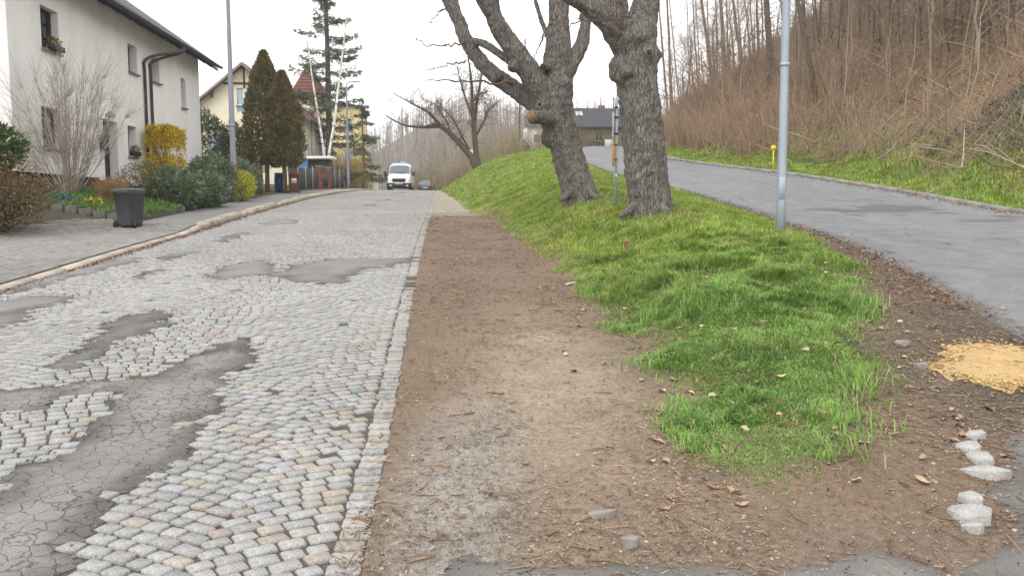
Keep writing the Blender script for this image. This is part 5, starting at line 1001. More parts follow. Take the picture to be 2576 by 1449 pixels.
# ---------------------------------------------------------------- street furniture
m_galv = M('galvanised_steel', (.40, .44, .49), (.33, .37, .42), 3, .5, metallic=.25, stretch=(1, 1, .2))
m_conc = M('concrete_pole', (.30, .31, .35), (.25, .26, .30), 5, .85, .15, 60, stretch=(1, 1, .4))
m_plast = M('grey_plastic', (.075, .08, .088), (.055, .058, .066), 8, .5, .15, 160)
m_plastb = M('brown_plastic', (.17, .075, .045), (.125, .055, .035), 8, .55, .15, 160)
m_rub = M('rubber', (.015, .015, .016), (.022, .022, .022), 20, .8)
m_paper = M('pale_sticker', (.62, .62, .56), (.5, .5, .44), 14, .7)
m_black = MATS['matt_black']
def lamp_post(label, b, h, r0, r1, lean=(0, 0), band=True, arm=None, mat=None):
    t = thing('lamp_post', label, 'lamp post', b); n = 10; s = np.linspace(0, 1, n); P = np.stack([lean[0]*s*h, lean[1]*s*h, -.3+s*(h+.3)], 1); MB().tube(P, np.linspace(r0, r1, n), 16).build('pole', mat or m_galv, t, True)
    if band:
        for z in (2.9,): MB().tube([(lean[0]*z, lean[1]*z, z), (lean[0]*z, lean[1]*z, z+.06)], r0*1.0, 16).build('clamp', m_galv, t, True)
        bx((r0*.3-.11, -r0*1.02, .62), (r0*.3+.0, -r0*.94, 1.0), bev=.006).build('access_door', mat or m_galv, t)
    tp = P[-1]; d = np.array(arm if arm else (-1, 0)); A = lerp_path([tp, tp+np.array([*(d*.15), .16]), tp+np.array([*(d*.55), .22])], 8); MB().tube(A, r1*.8, 10).build('arm', mat or m_galv, t, True)
    e = A[-1]; c = e+np.array([*(d*.28), .0]); hd = MB(); hd.box(c-np.array([.3 if d[0] else .12, .12 if d[0] else .3, .05]), c+np.array([.3 if d[0] else .12, .12 if d[0] else .3, .05]), bev=.04); hd.build('lamp_head', m_galv, t)
    return t
lamp_post('tall grey lamp post rising from the rhododendrons on the left pavement', (-8.42, 33.0, gz(-8.42, 33)), 10.2, .125, .055, mat=m_conc, arm=(1, 0))
lamp_post('distant grey lamp post on the left pavement past the fence', (-8.12, 67.0, gz(-8.12, 67)), 8.2, .12, .06, mat=m_conc, arm=(1, 0))
lamp_post('grey steel lamp post standing in the grass beside the upper road', (5.82, 14.1, gz(5.82, 14.1)-.02), 7.8, .082, .055, lean=(-.008, 0))
sp = thing('bus_stop_sign', 'sign pole with edge-on white and yellow panels beside the thick tree', 'sign', (3.66, 18.3, gz(3.66, 18.3)))
b0 = sp.location[2]; m_yel = M('yellow_sign', (.72, .45, .02), (.62, .38, .02), 8, .5); m_red = M('red_sign', (.45, .10, .05), None, 8, .5); m_wsign = M('white_sign', (.62, .64, .66), (.5, .52, .55), 8, .5)
MB().tube([(.05, 0, -.3), (.05, 0, 2.42)], .032, 12).build('pole', m_galv, sp, True)
def panel(z0, z1, m, w=.3, name='panel', dx=-.02): return bx((dx-w/2, -.012, z0), (dx+w/2, .012, z1), rz=math.radians(75), bev=.004).build(name, m, sp)
p1 = panel(2.12, 2.42, m_wsign); panel(1.52, 2.1, m_wsign, .3); panel(.92, 1.5, m_yel, .3)
for z in (2.14, 2.37): bx((-.17, -.013, z), (.13, .013, z+.04), rz=math.radians(75)).build('red_band', m_red, sp)
for z in (1.05, 1.38, 1.62, 1.98, 2.2): MB().tube([(.05, 0, z), (.05, 0, z+.035)], .042, 12).build('clamp', m_red if z < 1.5 else m_black, sp, True)
st = MB().tube([(.05, 0, .62), (.05, 0, .75)], .0335, 12).build('sticker', m_wsign, sp, True); bx((.03, -.036, .65), (.06, -.033, .73), rz=.5).build('sticker_mark', m_black, st)
mk = thing('yellow_marker', 'small yellow marker post with a round disc behind the upper road kerb', 'marker', gl(15.25, 38.1)); m_yb = M('bright_yellow', (.80, .62, .01), (.75, .56, .01), 8, .5)
MB().tube([(0, 0, -.2), (0, 0, .95)], .03, 8).build('post', m_yb, mk); MB().tube([(0, -.03, 1.02), (0, .03, 1.02)], .125, 20).build('disc', m_yb, mk)
wmk = thing('white_marker', 'small white marker board at the far bend of the upper road', 'marker', (*at_y(1530, 378, 72)[:2], gz(*at_y(1530, 378, 72)[:2]))); bx((-.3, -.03, .15), (.3, .03, .8), bev=.01).build('board', m_wsign, wmk); bx((-.25, -.05, -.1), (-.2, -.031, .7)).build('post', m_galv, wmk); bx((.2, -.05, -.1), (.25, -.031, .7)).build('post', m_galv, wmk)
# ---------------------------------------------------------------- wheeled bins
def bin_(label, b, rz, m, lidm, s=1.0, sticker=False):
    t = thing('wheeled_bin', label, 'bin', b, rz, 'wheeled bins put out on the pavement'); t.scale = (s, s, s)
    def ring(w, d, z, c=.05): return [(-w+c, -d, z), (w-c, -d, z), (w, -d+c, z), (w, d-c, z), (w-c, d, z), (-w+c, d, z), (-w, d-c, z), (-w, -d+c, z)]
    def loft(rs): V = np.array([p for r in rs for p in r]); n = len(rs); q = [[8*a+k, 8*a+(k+1) % 8, 8*a+8+(k+1) % 8, 8*a+8+k] for a in range(n-1) for k in range(8)]; return MB().add(V, [q, [list(range(8))[::-1], [8*(n-1)+k for k in range(8)]]])
    loft([ring(.215, .25, .05), ring(.22, .26, .12), ring(.27, .33, .92), ring(.285, .345, .93), ring(.285, .345, .98)]).build('body', m, t)
    for x in (-.14, 0, .14): bx((x-.015, -.29, .16), (x+.015, -.268, .8)).build('rib', m, t)
    loft([ring(.292, .36, .985), ring(.295, .365, 1.005), ring(.28, .34, 1.04), ring(.2, .26, 1.06)]).build('lid', lidm, t)
    MB().tube([(-.22, .33, .93), (-.22, .42, .97), (.22, .42, .97), (.22, .33, .93)], .016, 8).build('handle', m, t); bx((-.2, -.385, .985), (.2, -.362, 1.015)).build('lid_grip', lidm, t)
    MB().tube([(-.27, .22, .1), (.27, .22, .1)], .012, 6).build('axle', m_rub, t)
    for x in (-.29, .25): w = MB().tube([(x, .22, .1), (x+.04, .22, .1)], .1, 18).build('wheel', m_rub, t); MB().tube([(x-.003, .22, .1), (x+.043, .22, .1)], .045, 10).build('hub', m_plast, w)
    if sticker:
        stk = bx((-.13, -.32, .52), (.13, -.3135, .78)).build('sticker', m_paper, t); bx((-.09, -.323, .63), (.06, -.3205, .66)).build('print', m_plastb, stk); bx((-.09, -.323, .57), (.09, -.3205, .585)).build('print', m_plastb, stk)
    return t
bin_('dark grey wheeled bin standing on the pavement before the flower bed', gl(-7.75, 20.6), math.pi-.25, m_plast, m_plast, .9)
bin_('brown wheeled bin with a pale sticker beside the conifers', gl(-7.95, 43.0), .15, m_plastb, m_plastb, .97, True)
# ---------------------------------------------------------------- brick garden wall, white shed, orange pot
def brick_wall(label, x0, x1, y, z0, z1, col=(.95, .82, .8), name='brick_wall'):
    t = thing(name, label, 'wall', (0, 0, 0)); bx((x0+.01, y+.01, z0), (x1-.01, y+.22, z1-.005)).build('mortar', M('mortar', (.2, .17, .15), None, 9, .95) if 'mortar' not in MATS else MATS['mortar'], t); rg = np.random.default_rng(2); r = 0; z = z0
    while z < z1-.05:
        x = x0+(0 if r % 2 else -.12)
        while x < x1-.02:
            a, b_ = max(x, x0)+.005, min(x+.235, x1)
            if b_-a > .04: c = np.array([.13, .055, .04])*(.7+.6*rg.random()); me = MB().box((a, y-.012*rg.random()-.003, z+.005), (b_, y+.1, z+.068), col=c); me.build('brick', m_brickp, t, False, True)
            x += .245
        z += .075; r += 1
    return t
m_brickp = M('brick_face', (1.1, 1.1, 1.1), (.75, .75, .75), 20, .9, .2, 60, attr=True)
brick_wall('low dark red brick garden wall behind the tall lamp post', -10.9, -8.85, 39.8, 1.9, 3.55)
pot = thing('orange_pot', 'orange flower pot standing on the dark brick wall', 'pot', (-10.1, 39.9, 3.555)); MB().tube([(0, 0, 0), (0, 0, .12), (0, 0, .26), (0, 0, .27), (0, 0, .34)], [.15, .18, .21, .24, .24], 14).build('pot', m_pot, pot, True); bx((-.5, .0, .0), (-.3, .1, .02)).build('saucer', m_pot, pot)
sh_ = thing('white_slatted_shed', 'pale slatted shed between the junipers behind the lamp post', 'shed', (-11.8, 47.2, 2.5))
for k in range(8): bx((-.3, 0, 1.0+k*.2), (1.6, .04, 1.16+k*.2)).build('slat', m_wsign, sh_)
for x in (-.25, 1.5): bx((x, .05, -.2), (x+.1, .15, 2.6)).build('post', m_wsign, sh_)
slab([(-.5, -.2, 2.75), (1.8, -.2, 2.75), (1.8, 1.6, 2.95), (-.5, 1.6, 2.95)], .06).build('roof', m_galv, sh_)
# ---------------------------------------------------------------- fence, pillars, shed with blue tarp
fx = -8.45; m_fence = M('weathered_fence', (.075, .07, .06), (.05, .045, .04), 8, .85, .2, 40, stretch=(1, 1, .2)); m_post = M('fence_post', (.33, .32, .30), (.26, .25, .23), 6, .8)
def fence_bay(label, y0, y1):
    t = thing('fence_panel', label, 'fence', (fx, y0, gz(fx, y0)), group='dark board fence along the pavement'); L_ = y1-y0; dz = gz(fx, y1)-gz(fx, y0); n = int(L_/.17)
    for k in range(n): y = k*L_/n; z = dz*k/n; bx((-.012, y+.012, z+.08), (.012, y+L_/n-.008, z+1.32)).build('board', m_fence, t)
    for z in (.3, 1.1): slab([(-.06, 0, z+.06), (-.013, 0, z+.06), (-.013, L_, z+dz+.06), (-.06, L_, z+dz+.06)], .06).build('rail', m_fence, t)
    MB().tube([(.02, 0, -.1), (.02, 0, 1.42)], .035, 8).build('post', m_post, t)
for i, (a, b_) in enumerate([(44.2, 46.6), (46.7, 49.1), (49.2, 51.6), (51.7, 54.0)]): fence_bay(['dark fence bay beside the brown bin', 'second dark fence bay from the brown bin', 'third dark fence bay from the brown bin', 'dark fence bay just before the first brick pillar'][i], a, b_)
for i, (a, b_) in enumerate([(58.9, 61.4), (61.5, 64.0), (64.1, 66.5)]): fence_bay(['dark fence bay right after the second brick pillar', 'middle dark fence bay beyond the second brick pillar', 'last dark fence bay before the second lamp post'][i], a, b_)
def pillar(label, y):
    z = gz(fx, y); t = thing('brick_pillar', label, 'pillar', (fx, y, z), group='brick gate pillars'); rg = np.random.default_rng(int(y))
    bx((-.17, -.17, -.2), (.17, .17, 1.45)).build('core', MATS['mortar'], t)
    for k in range(19):
        for (dx, dy) in ((-.09, -.175), (.09, -.175)): bx((dx-.085, dy-.012, .01+k*.075), (dx+.085, dy+.02, .072+k*.075), col=np.array([.26, .10, .06])*(.7+.5*rg.random())).build('brick', m_brickp, t, False, True)
        for dy in (-.09, .09): bx((.155, dy-.085, .01+k*.075), (.187, dy+.085, .072+k*.075), col=np.array([.26, .10, .06])*(.7+.5*rg.random())).build('brick', m_brickp, t, False, True)
    bx((-.21, -.21, 1.455), (.21, .21, 1.52), bev=.015).build('cap', m_sill, t)
pillar('brick gate pillar nearer the brown bin', 54.5); pillar('brick gate pillar farther up the street', 58.4)
gt = thing('metal_gate', 'dark metal gate between the two brick pillars', 'gate', (fx, 54.75, gz(fx, 56)))
for k in range(22): MB().tube([(0, .06+k*.155, .1), (0, .06+k*.155, 1.25)], .012, 5).build('bar', m_zinc, gt)
for z in (.15, 1.15): bx((-.02, .0, z), (.02, 3.42, z+.05)).build('rail', m_zinc, gt)
sd_ = thing('flat_roof_shed', 'dark wooden shed with white flat-roof edge behind the fence', 'shed', (-11.0, 61.2, 3.0))
for k in range(16): bx((.06+k*.14, .02, 0), (.06+k*.14+.135, .05, 2.0)).build('board', m_dkwood, sd_)
for k in range(11): bx((2.27, .06+k*.14, 0), (2.30, .06+k*.14+.135, 2.0)).build('board', m_dkwood, sd_)
bx((-.15, -.25, 2.04), (2.5, 1.9, 2.24)).build('roof', m_white, sd_)
tp = thing('blue_tarpaulin', 'blue tarpaulin sheet hung on the front of the shed', 'tarpaulin', (-11.0, 61.1, 4.15)); V = [(x, -.05+.03*math.sin(9*x+3*z), z) for z in (0, .3, .6, .88) for x in np.linspace(-.75, .72, 12)]
MB().add(V, [[[12*a+b_, 12*a+b_+1, 12*a+b_+13, 12*a+b_+12] for a in range(3) for b_ in range(11)]]).build('sheet', M('blue_tarp', (.06, .14, .34), (.12, .24, .46), 3, .5), tp, True)
bb = thing('blue_barrel', 'blue water barrel behind the conifer trunks', 'barrel', gl(-9.0, 44.6)); MB().tube([(0, 0, 0), (0, 0, .3), (0, 0, .6), (0, 0, .95)], [.26, .29, .29, .26], 16).build('barrel', M('blue_plastic', (.02, .08, .25), None, 5, .4), bb, True); MB().tube([(0, 0, .95), (0, 0, .99)], .275, 16).build('lid', MATS['blue_plastic'], bb)
for k, y_ in enumerate((44.2, 44.5)): pass
# ---------------------------------------------------------------- van, car, person
def loft_body(secs, k=20):
    """secs: (y, z0, z1, half width low, half width high, corner)"""
    V = []; th = np.linspace(0, 2*math.pi, k, endpoint=False)+math.pi/k
    for y, z0, z1, wl_, wh, e in secs:
        for t in th:
            c, s = math.cos(t), math.sin(t); sx_ = np.sign(c)*abs(c)**e; sz_ = np.sign(s)*abs(s)**e; f = (sz_+1)/2; w = wl_*(1-f)+wh*f; V.append((sx_*w, y, z0+(z1-z0)*f))
    n = len(secs); q = [[k*a+j, k*a+k+j, k*a+k+(j+1) % k, k*a+(j+1) % k] for a in range(n-1) for j in range(k)]
    return MB().add(V, [q, [list(range(k)), [k*(n-1)+j for j in range(k)][::-1]]])
m_vanw = M('white_paint', (.78, .79, .80), (.74, .75, .76), 1, .3, spec=.5, coat=.4); m_bump = M('black_bumper', (.025, .025, .027), (.035, .035, .036), 9, .6); m_lens = glass('headlight_lens', (.55, .57, .6), .1); m_chrome = M('chrome', (.6, .6, .62), None, 4, .2, metallic=.9); m_plate = M('number_plate', (.75, .75, .74), None, 4, .5)
def wheel(parent, x, y, r, w, name='wheel'):
    a = MB().tube([(x-w/2, y, r), (x+w/2, y, r)], r, 22).build(name, m_rub, parent); MB().tube([(x-w/2-.004, y, r), (x+w/2+.004, y, r)], r*.6, 14).build('rim', m_galv, a)
van = thing('white_van', 'white delivery van facing down the cobbled street at its crest', 'van', (-4.05, 66.2, float(zm(66.5))-.02))
loft_body([(.0, .42, .98, .72, .68, .35), (.06, .36, 1.08, .86, .80, .32), (.3, .30, 1.18, .97, .88, .3), (.95, .30, 1.32, 1.0, .92, .28), (1.1, .30, 1.42, 1.0, .90, .28), (1.75, .30, 2.10, 1.0, .84, .26), (2.15, .30, 2.24, 1.0, .86, .26), (3.5, .3, 2.26, 1.0, .88, .24), (5.2, .3, 2.26, 1.0, .88, .24), (5.35, .34, 2.2, .98, .86, .24)], 28).build('body', m_vanw, van, True)
ws = MB(); V = []
for f in np.linspace(0, 1, 7):
    y = 1.06+.64*f; z = 1.40+.665*f; w = .84-.11*f
    for g_ in np.linspace(-1, 1, 9): V.append((g_*w, y-.035+.055*g_*g_, z+.03-.045*g_*g_))
ws.add(V, [[[9*a+b_, 9*a+b_+1, 9*a+b_+10, 9*a+b_+9] for a in range(6) for b_ in range(8)]]); wsc = ws.build('windscreen', glass('van_glass', (.10, .12, .14), .05), van, True)
for s_ in (-1, 1): MB().tube([(s_*.15-.1, 1.04, 1.43), (s_*.15+.32, 1.07, 1.5)], .012, 5).build('wiper', m_black, wsc)
gr = MB().add([(-.46, -.012, .70), (.46, -.012, .70), (.56, -.006, .84), (.50, .0, .98), (-.50, .0, .98), (-.56, -.006, .84), (-.46, .06, .70), (.46, .06, .70), (.56, .06, .84), (.5, .06, .98), (-.5, .06, .98), (-.56, .06, .84)], [[[0, 1, 2, 3, 4, 5]], [[k, k+6, (k+1) % 6+6, (k+1) % 6] for k in range(6)]]).build('grille', m_bump, van)
for z in (.755, .83, .905): bx((-.48, -.026, z), (.48, -.013, z+.018)).build('grille_bar', m_zinc, gr)
th_ = np.linspace(0, 2*math.pi, 20, endpoint=False); MB().add([(.1*math.cos(t), -.03, .935+.042*math.sin(t)) for t in th_], [[list(range(20))]]).build('badge', M('badge_blue', (.02, .05, .2), None, 3, .3), gr)
loft_body([(-.08, .24, .62, .84, .86, .3), (.1, .2, .64, .98, .99, .28), (.5, .2, .5, 1.015, 1.015, .28)], 20).build('bumper', m_bump, van, True)
for s_ in (-1, 1):
    MB().add([(s_*.60, -.02, .88), (s_*.86, .08, .90), (s_*.93, .42, 1.14), (s_*.78, .2, 1.12), (s_*.60, .02, 1.0)], [[[0, 1, 2, 3, 4]]]).build('headlight', m_lens, van)
    mr = bx((s_*1.03, .98, 1.22), (s_*1.22, 1.1, 1.58), bev=.04).build('mirror', m_bump, van); bx((s_*.95, 1.02, 1.3), (s_*1.03, 1.06, 1.36)).build('mirror_arm', m_bump, mr)
    bx((s_*.55, -.12, .36), (s_*.75, -.07, .46), bev=.02).build('fog_lamp', m_lens, van)
    MB().add([(s_*.99, 1.2, 1.35), (s_*.99, 2.2, 1.35), (s_*.90, 2.2, 1.95), (s_*.90, 1.72, 1.95)], [[[0, 1, 2, 3]]]).build('side_window', m_glass, van)
    for y in (.85, 4.3): wheel(van, s_*.88, y, .35, .22)
np_ = bx((-.27, -.135, .49), (.27, -.118, .60)).build('number_plate', m_plate, van); bx((-.2, -.139, .52), (-.06, -.136, .57)).build('plate_mark', m_black, np_); bx((0, -.139, .52), (.2, -.136, .57)).build('plate_mark', m_black, np_)
rk = MB().tube([(-.8, 2.6, 2.36), (.8, 2.6, 2.36)], .025, 6).build('roof_bar', m_galv, van); MB().tube([(-.8, 4.2, 2.36), (.8, 4.2, 2.36)], .025, 6).build('roof_bar', m_galv, van); bx((.0, 2.7, 2.3), (.35, 4.4, 2.46), bev=.02).build('roof_load', m_wsign, van); bx((-1.0, 2.4, 2.3), (-.7, 4.6, 2.36)).build('roof_load', m_galv, van)
m_carp = M('dark_car_paint', (.02, .022, .03), (.018, .02, .026), 2, .25, spec=.6, coat=.6); m_tail = M('tail_lamp', (.35, .02, .02), (.25, .015, .015), 6, .25)
car = thing('dark_car', 'dark car seen from behind going over the crest beside the van', 'car', (-2.98, 100, float(zm(100))+.0))
loft_body([(0, .34, .92, .74, .80, .3), (.06, .24, 1.0, .86, .86, .3), (.5, .2, 1.02, .9, .86, .28), (2.8, .2, 1.0, .9, .86, .28), (3.9, .22, .88, .88, .82, .3), (4.25, .35, .72, .7, .66, .35)], 24).build('body', m_carp, car, True)
loft_body([(.12, .96, 1.0, .80, .70, .3), (.30, .94, 1.42, .82, .62, .28), (.6, .94, 1.53, .82, .62, .26), (1.7, .94, 1.55, .82, .62, .26), (2.8, .94, 1.05, .8, .66, .3)], 24).build('cabin', m_carp, car, True)
MB().add([(-.66, .08, 1.02), (.66, .08, 1.02), (.56, .30, 1.42), (-.56, .30, 1.42)], [[[0, 1, 2, 3]]]).build('rear_window', glass('car_glass', (.12, .14, .16), .05), car)
for s_ in (-1, 1):
    bx((s_*.55, -.03, .70), (s_*.84, .1, .95), bev=.03).build('tail_light', m_tail, car); MB().tube([(s_*.6, .5, 1.57), (s_*.6, 1.8, 1.60)], .018, 6).build('roof_rail', m_galv, car)
    for y in (.85, 3.4): wheel(car, s_*.80, y, .31, .2)
    bx((s_*.92, 2.5, 1.0), (s_*1.08, 2.6, 1.14), bev=.03).build('mirror', m_carp, car)
bx((-.26, -.045, .62), (.26, -.02, .73)).build('number_plate', m_plate, car); bx((-.8, -.06, .3), (.8, .1, .5), bev=.05).build('bumper', m_bump, car)
per = thing('person', 'person in dark clothes standing on the left pavement by the cream gate building', 'person', (-9.55, 92.6, gz(-9.55, 92.6)), .4)
m_cloth = M('dark_clothes', (.022, .022, .026), (.035, .034, .036), 6, .9); m_skin = M('skin', (.45, .28, .2), None, 5, .6); m_hair = M('hair', (.03, .022, .018), None, 9, .8)
bd = MB()
for s_ in (-1, 1):
    bd.tube(lerp_path([(s_*.09, 0, .88), (s_*.10, -.03, .48), (s_*.11, .03, .08)], 8), np.linspace(.085, .05, 8), 10); bd.tube([(s_*.11, .05, .05), (s_*.12, -.17, .03)], [.05, .035], 8)
    bd.tube(lerp_path([(s_*.19, 0, 1.38), (s_*.26, .04, 1.12), (s_*.20, -.12, .92)], 8), np.linspace(.06, .04, 8), 8)
bd.tube(lerp_path([(0, 0, .82), (0, 0, 1.0), (0, .01, 1.25), (0, .01, 1.42), (0, 0, 1.5)], 12), [.13, .15, .15, .14, .145, .16, .17, .175, .17, .14, .08, .055], 12)
o = bd.build('body', m_cloth, per, True); r_m = o.modifiers.new('remesh', 'REMESH'); r_m.mode = 'VOXEL'; r_m.voxel_size = .022; r_m.use_smooth_shade = True
hd = MB().blob((0, -.01, 1.62), (.078, .095, .115), 1, 2, .02).tube([(0, -.09, 1.62), (0, -.125, 1.595)], [.022, .014], 6).tube([(0, 0, 1.46), (0, 0, 1.55)], .05, 8).build('head', m_skin, per, True); MB().blob((0, .018, 1.655), (.088, .098, .105), 2, 2, .05).build('hair', m_hair, hd, True)
for s_ in (-1, 1):
    hn = MB().tube([(s_*.20, -.13, .91), (s_*.19, -.17, .85)], [.035, .03], 6)
    for f in range(4): hn.tube([(s_*(.165+.016*f), -.17, .86), (s_*(.165+.016*f), -.20, .80-.01*(f % 2)), (s_*(.165+.016*f), -.19, .77)], [.009, .008, .006], 5)
    hn.tube([(s_*.165, -.16, .88), (s_*.14, -.19, .84)], [.011, .008], 5); hn.build('hand', m_skin, per, True)
bag = thing('dark_bag', 'dark bag on the ground beside the standing person', 'bag', (-9.2, 92.3, gz(-9.2, 92.3))); MB().box((-.25, -.15, 0), (.25, .15, .34), bev=.08).build('bag', m_cloth, bag); MB().tube(lerp_path([(-.14, 0, .32), (-.08, 0, .46), (.08, 0, .46), (.14, 0, .32)], 9), .015, 6).build('handle', m_cloth, bag)
# ---------------------------------------------------------------- houses at the top of the upper road
h5 = thing('slate_roof_house', 'house with wide grey tiled roof and skylight at the top of the upper road', 'house', (16.5, 97, 8.4))
hl5 = [(-2.6, -1.6, .9, 1.9), (.6, 1.6, .9, 1.9)]
w5 = MB(); P5 = wall_holes(w5, 'y', 0, -3.6, 4.5, -1, 2.7, hl5, -1, .15); w5.build('wall', M('brown_wall', (.20, .15, .11), (.15, .11, .08), 2, .9), h5)
for h in hl5: window(h5, lambda a, z, o: (a, o, z), h, .1, m_wframe, m_glass, (2, 1), .06)
rf5 = thing_part('roof', h5)
for k in range(15):                                                                          # courses of tiles
    f0, f1 = k/15, (k+1)/15; y0, y1 = -.5+3.8*f0, -.5+3.8*f1; z0, z1 = 2.5+2.6*f0, 2.5+2.6*f1; MB().add([(-4.1, y0, z0+.05), (5, y0, z0+.05), (5, y1+.02, z1+.015), (-4.1, y1+.02, z1+.015), (-4.1, y0, z0-.02), (5, y0, z0-.02)], [[[0, 1, 2, 3], [4, 5, 1, 0]]]).build('tile_course', m_roofd, rf5)
sk = MB().add([(-1.4, 1.55, 4.05), (-.6, 1.55, 4.05), (-.6, 2.35, 4.6), (-1.4, 2.35, 4.6)], [[[0, 1, 2, 3]]]).build('skylight', m_wframe, rf5); MB().add([(-1.3, 1.62, 4.13), (-.7, 1.62, 4.13), (-.7, 2.28, 4.58), (-1.3, 2.28, 4.58)], [[[0, 1, 2, 3]]]).build('pane', m_glassb, sk)
bx((1.6, 3.2, 4.6), (2.4, 3.8, 5.5)).build('chimney', m_brick, h5) if False else bx((1.6, 3.2, 4.6), (2.4, 3.8, 5.45), col=(.2, .1, .08)).build('chimney', m_brickp, h5, False, True)
shrub('clipped_hedge', 'clipped green hedge in front of the grey-roofed house', (15.9, 93.5, 8.6), (1.5, .6, .75), 2200, .12, .06, [(.16, .18, .05), (.12, .14, .04)], 41, 'hedge', box=True)
bare_tree('bare_tree', 'small reddish bare tree before the grey-roofed house', (14.6, 92, 8.5), 3.2, 77, col=(.26, .16, .12), levels=3, nb=3, trunk_frac=.3, spread=.7)
h6 = thing('white_cottage', 'white cottage wall with dark corner behind the leaning tree trunk', 'house', (9.6, 92, 7.5)); MB().box((-1.0, 0, -.5), (1.8, 5, 3.0)).build('wall', m_white, h6); slab([(-1.2, -.3, 2.95), (2, -.3, 2.95), (2, 2.5, 4.4), (-1.2, 2.5, 4.4)], .1).build('roof', m_roofd, h6); w6 = bx((-.2, -.04, 1.2), (.4, -.01, 2.1)).build('window', m_dkwood, h6); bx((-.13, -.055, 1.27), (.33, -.041, 2.03)).build('pane', m_glass, w6)
h7 = thing('garden_hut', 'small garden hut with grey gabled roof and white edge on top of the bank', 'hut', (7.35, 84, 7.1)); MB().box((-.6, 0, -.6), (.75, 1.6, .7)).build('wall', m_dkwood, h7)
for s_ in (-1, 1): slab([(.07+s_*.9, -.2, .55), (.07+s_*.9, 1.8, .55), (.07, 1.8, 1.35), (.07, -.2, 1.35)], .05).build('roof', m_soffit, h7)
MB().add([(-.8, -.21, .52), (-.83, -.21, .6), (.07, -.21, 1.42), (.97, -.21, .6), (.94, -.21, .52), (.07, -.21, 1.32)], [[[0, 5, 2, 1], [5, 4, 3, 2]]]).build('bargeboard', m_wframe, h7)
up_ = thing('utility_pole', 'thin dark utility pole rising behind the garden hut', 'pole', (7.25, 86, 6.6)); MB().tube([(0, 0, -.3), (0, 0, 5.6)], [.10, .07], 8).build('pole', m_fence, up_, True); bx((-.4, -.04, 5.1), (.4, .04, 5.18)).build('crossarm', m_fence, up_)
for x in (-.35, .35): MB().tube([(x, 0, 5.18), (x, 0, 5.3)], .03, 6).build('insulator', m_wsign, up_)
sg = thing('green_sign', 'small white and green sign among the bushes right of the leaning tree', 'sign', (2.1, 79, gz(2.1, 79))); MB().tube([(0, 0, -.2), (0, 0, 2.0)], .03, 6).build('post', m_galv, sg); bx((-.28, -.05, 1.5), (.28, -.03, 2.1)).build('board', m_wsign, sg); bx((-.26, -.058, 1.05), (.26, -.036, 1.48)).build('board', M('sign_green', (.05, .16, .08), None, 4, .5), sg)
# ---------------------------------------------------------------- foreground: stake, stones, sand, broken asphalt, litter
stk = thing('wooden_stake', 'short sawn wooden stake in the grass below the sign pole', 'stake', on_ground(1572, 631)); bx((-.05, -.05, -.15), (.05, .05, .15), bev=.008).build('stake', m_timber, stk); bx((-.046, -.046, .1505), (.046, .046, .162)).build('sawn_top', m_cut, stk)
rs = np.random.default_rng(8)
STN = [(2452, 1100, .06, 'small grey-white stone at the upper end of the broken stone row'), (2437, 1130, .075, 'jagged white stone second from the top of the broken stone row'), (2458, 1157, .085, 'square white stone in the middle of the broken stone row'), (2476, 1195, .10, 'large triangular white stone in the broken stone row'), (2432, 1300, .11, 'largest flat white stone near the lower end of the row'), (2440, 1262, .075, 'pointed white stone just above the largest flat one'), (2436, 1335, .045, 'smallest white stone at the bottom of the broken stone row'), (1513, 1301, .055, 'pale flat stone lying in the dirt near the bottom edge'), (2262, 868, .075, 'pinkish round stone at the edge of the grass tip'), (2314, 924, .05, 'cream stone beside the yellow sand'), (1580, 1366, .05, 'grey flat stone half buried at the bottom edge')]
m_rock = M('white_rock', (.40, .39, .365), (.29, .28, .265), 9, .9, .25, 60, speck=.2, speckscale=90); m_rock2 = M('pale_rock', (.28, .26, .23), (.19, .175, .16), 14, .85, .4, 40)
for i, (px, py, r, lb) in enumerate(STN):
    b = on_ground(px, py); rq = np.random.default_rng(i+3); kk = int(rq.integers(4, 7)); an = np.sort(rq.random(kk)*.6+np.arange(kk))*2*math.pi/kk; rr_ = r*(.7+.75*rq.random(kk)); hz = .022+.05*r
    W_ = np.array([(math.cos(a_)*q_*s_*1.1, math.sin(a_)*q_*s_*.85, z_+.012*math.cos(a_+i)) for s_, z_ in ((1, -.05), (1, hz*.85), (.95, hz)) for a_, q_ in zip(an, rr_)])
    link('loose_stone', raw_mesh('loose_stone', W_, [[[kk*a_+j, kk*a_+(j+1) % kk, kk*a_+kk+(j+1) % kk, kk*a_+kk+j] for a_ in range(2) for j in range(kk)], [[2*kk+j for j in range(kk)]]]), m_rock if i < 7 else m_rock2, loc=b+np.array([0, 0, .006]), rz=i*.9, label=lb, cat='stone', group='loose stones in the dirt')
sk_ = thing('pale_stick', 'pale flat stick lying at the edge of the grass', 'stick', on_ground(1436, 716), math.radians(58)); bx((-.17, -.017, .0), (.17, .017, .03), bev=.006).build('stick', M('pale_wood', (.55, .53, .5), None, 6, .8), sk_)
m_sand = M('yellow_sand', (.48, .33, .155), (.38, .25, .11), 10, .95, .6, 60, speck=.3, speckscale=120)
poly = [tuple(on_ground(*p)[:2]) for p in [(2330, 890), (2390, 862), (2480, 850), (2560, 880), (2640, 900), (2660, 960), (2576, 975), (2480, 972), (2400, 965), (2345, 940), (2310, 910)]]
xy, tr, dist, out = cdt_sheet(poly, .05, .03, .11, 77); z = H(xy[:, 0], xy[:, 1])+.004+.016*smooth(0, .25, dist)+(fbm(xy[:, 0]*14, xy[:, 1]*14, 3)-.5)*.02; link('sand_patch', raw_mesh('sand_patch', np.column_stack([xy, z]), [tr], None, True), m_sand, label='patch of yellow sand and gravel at the right edge', cat='sand', kind='stuff')
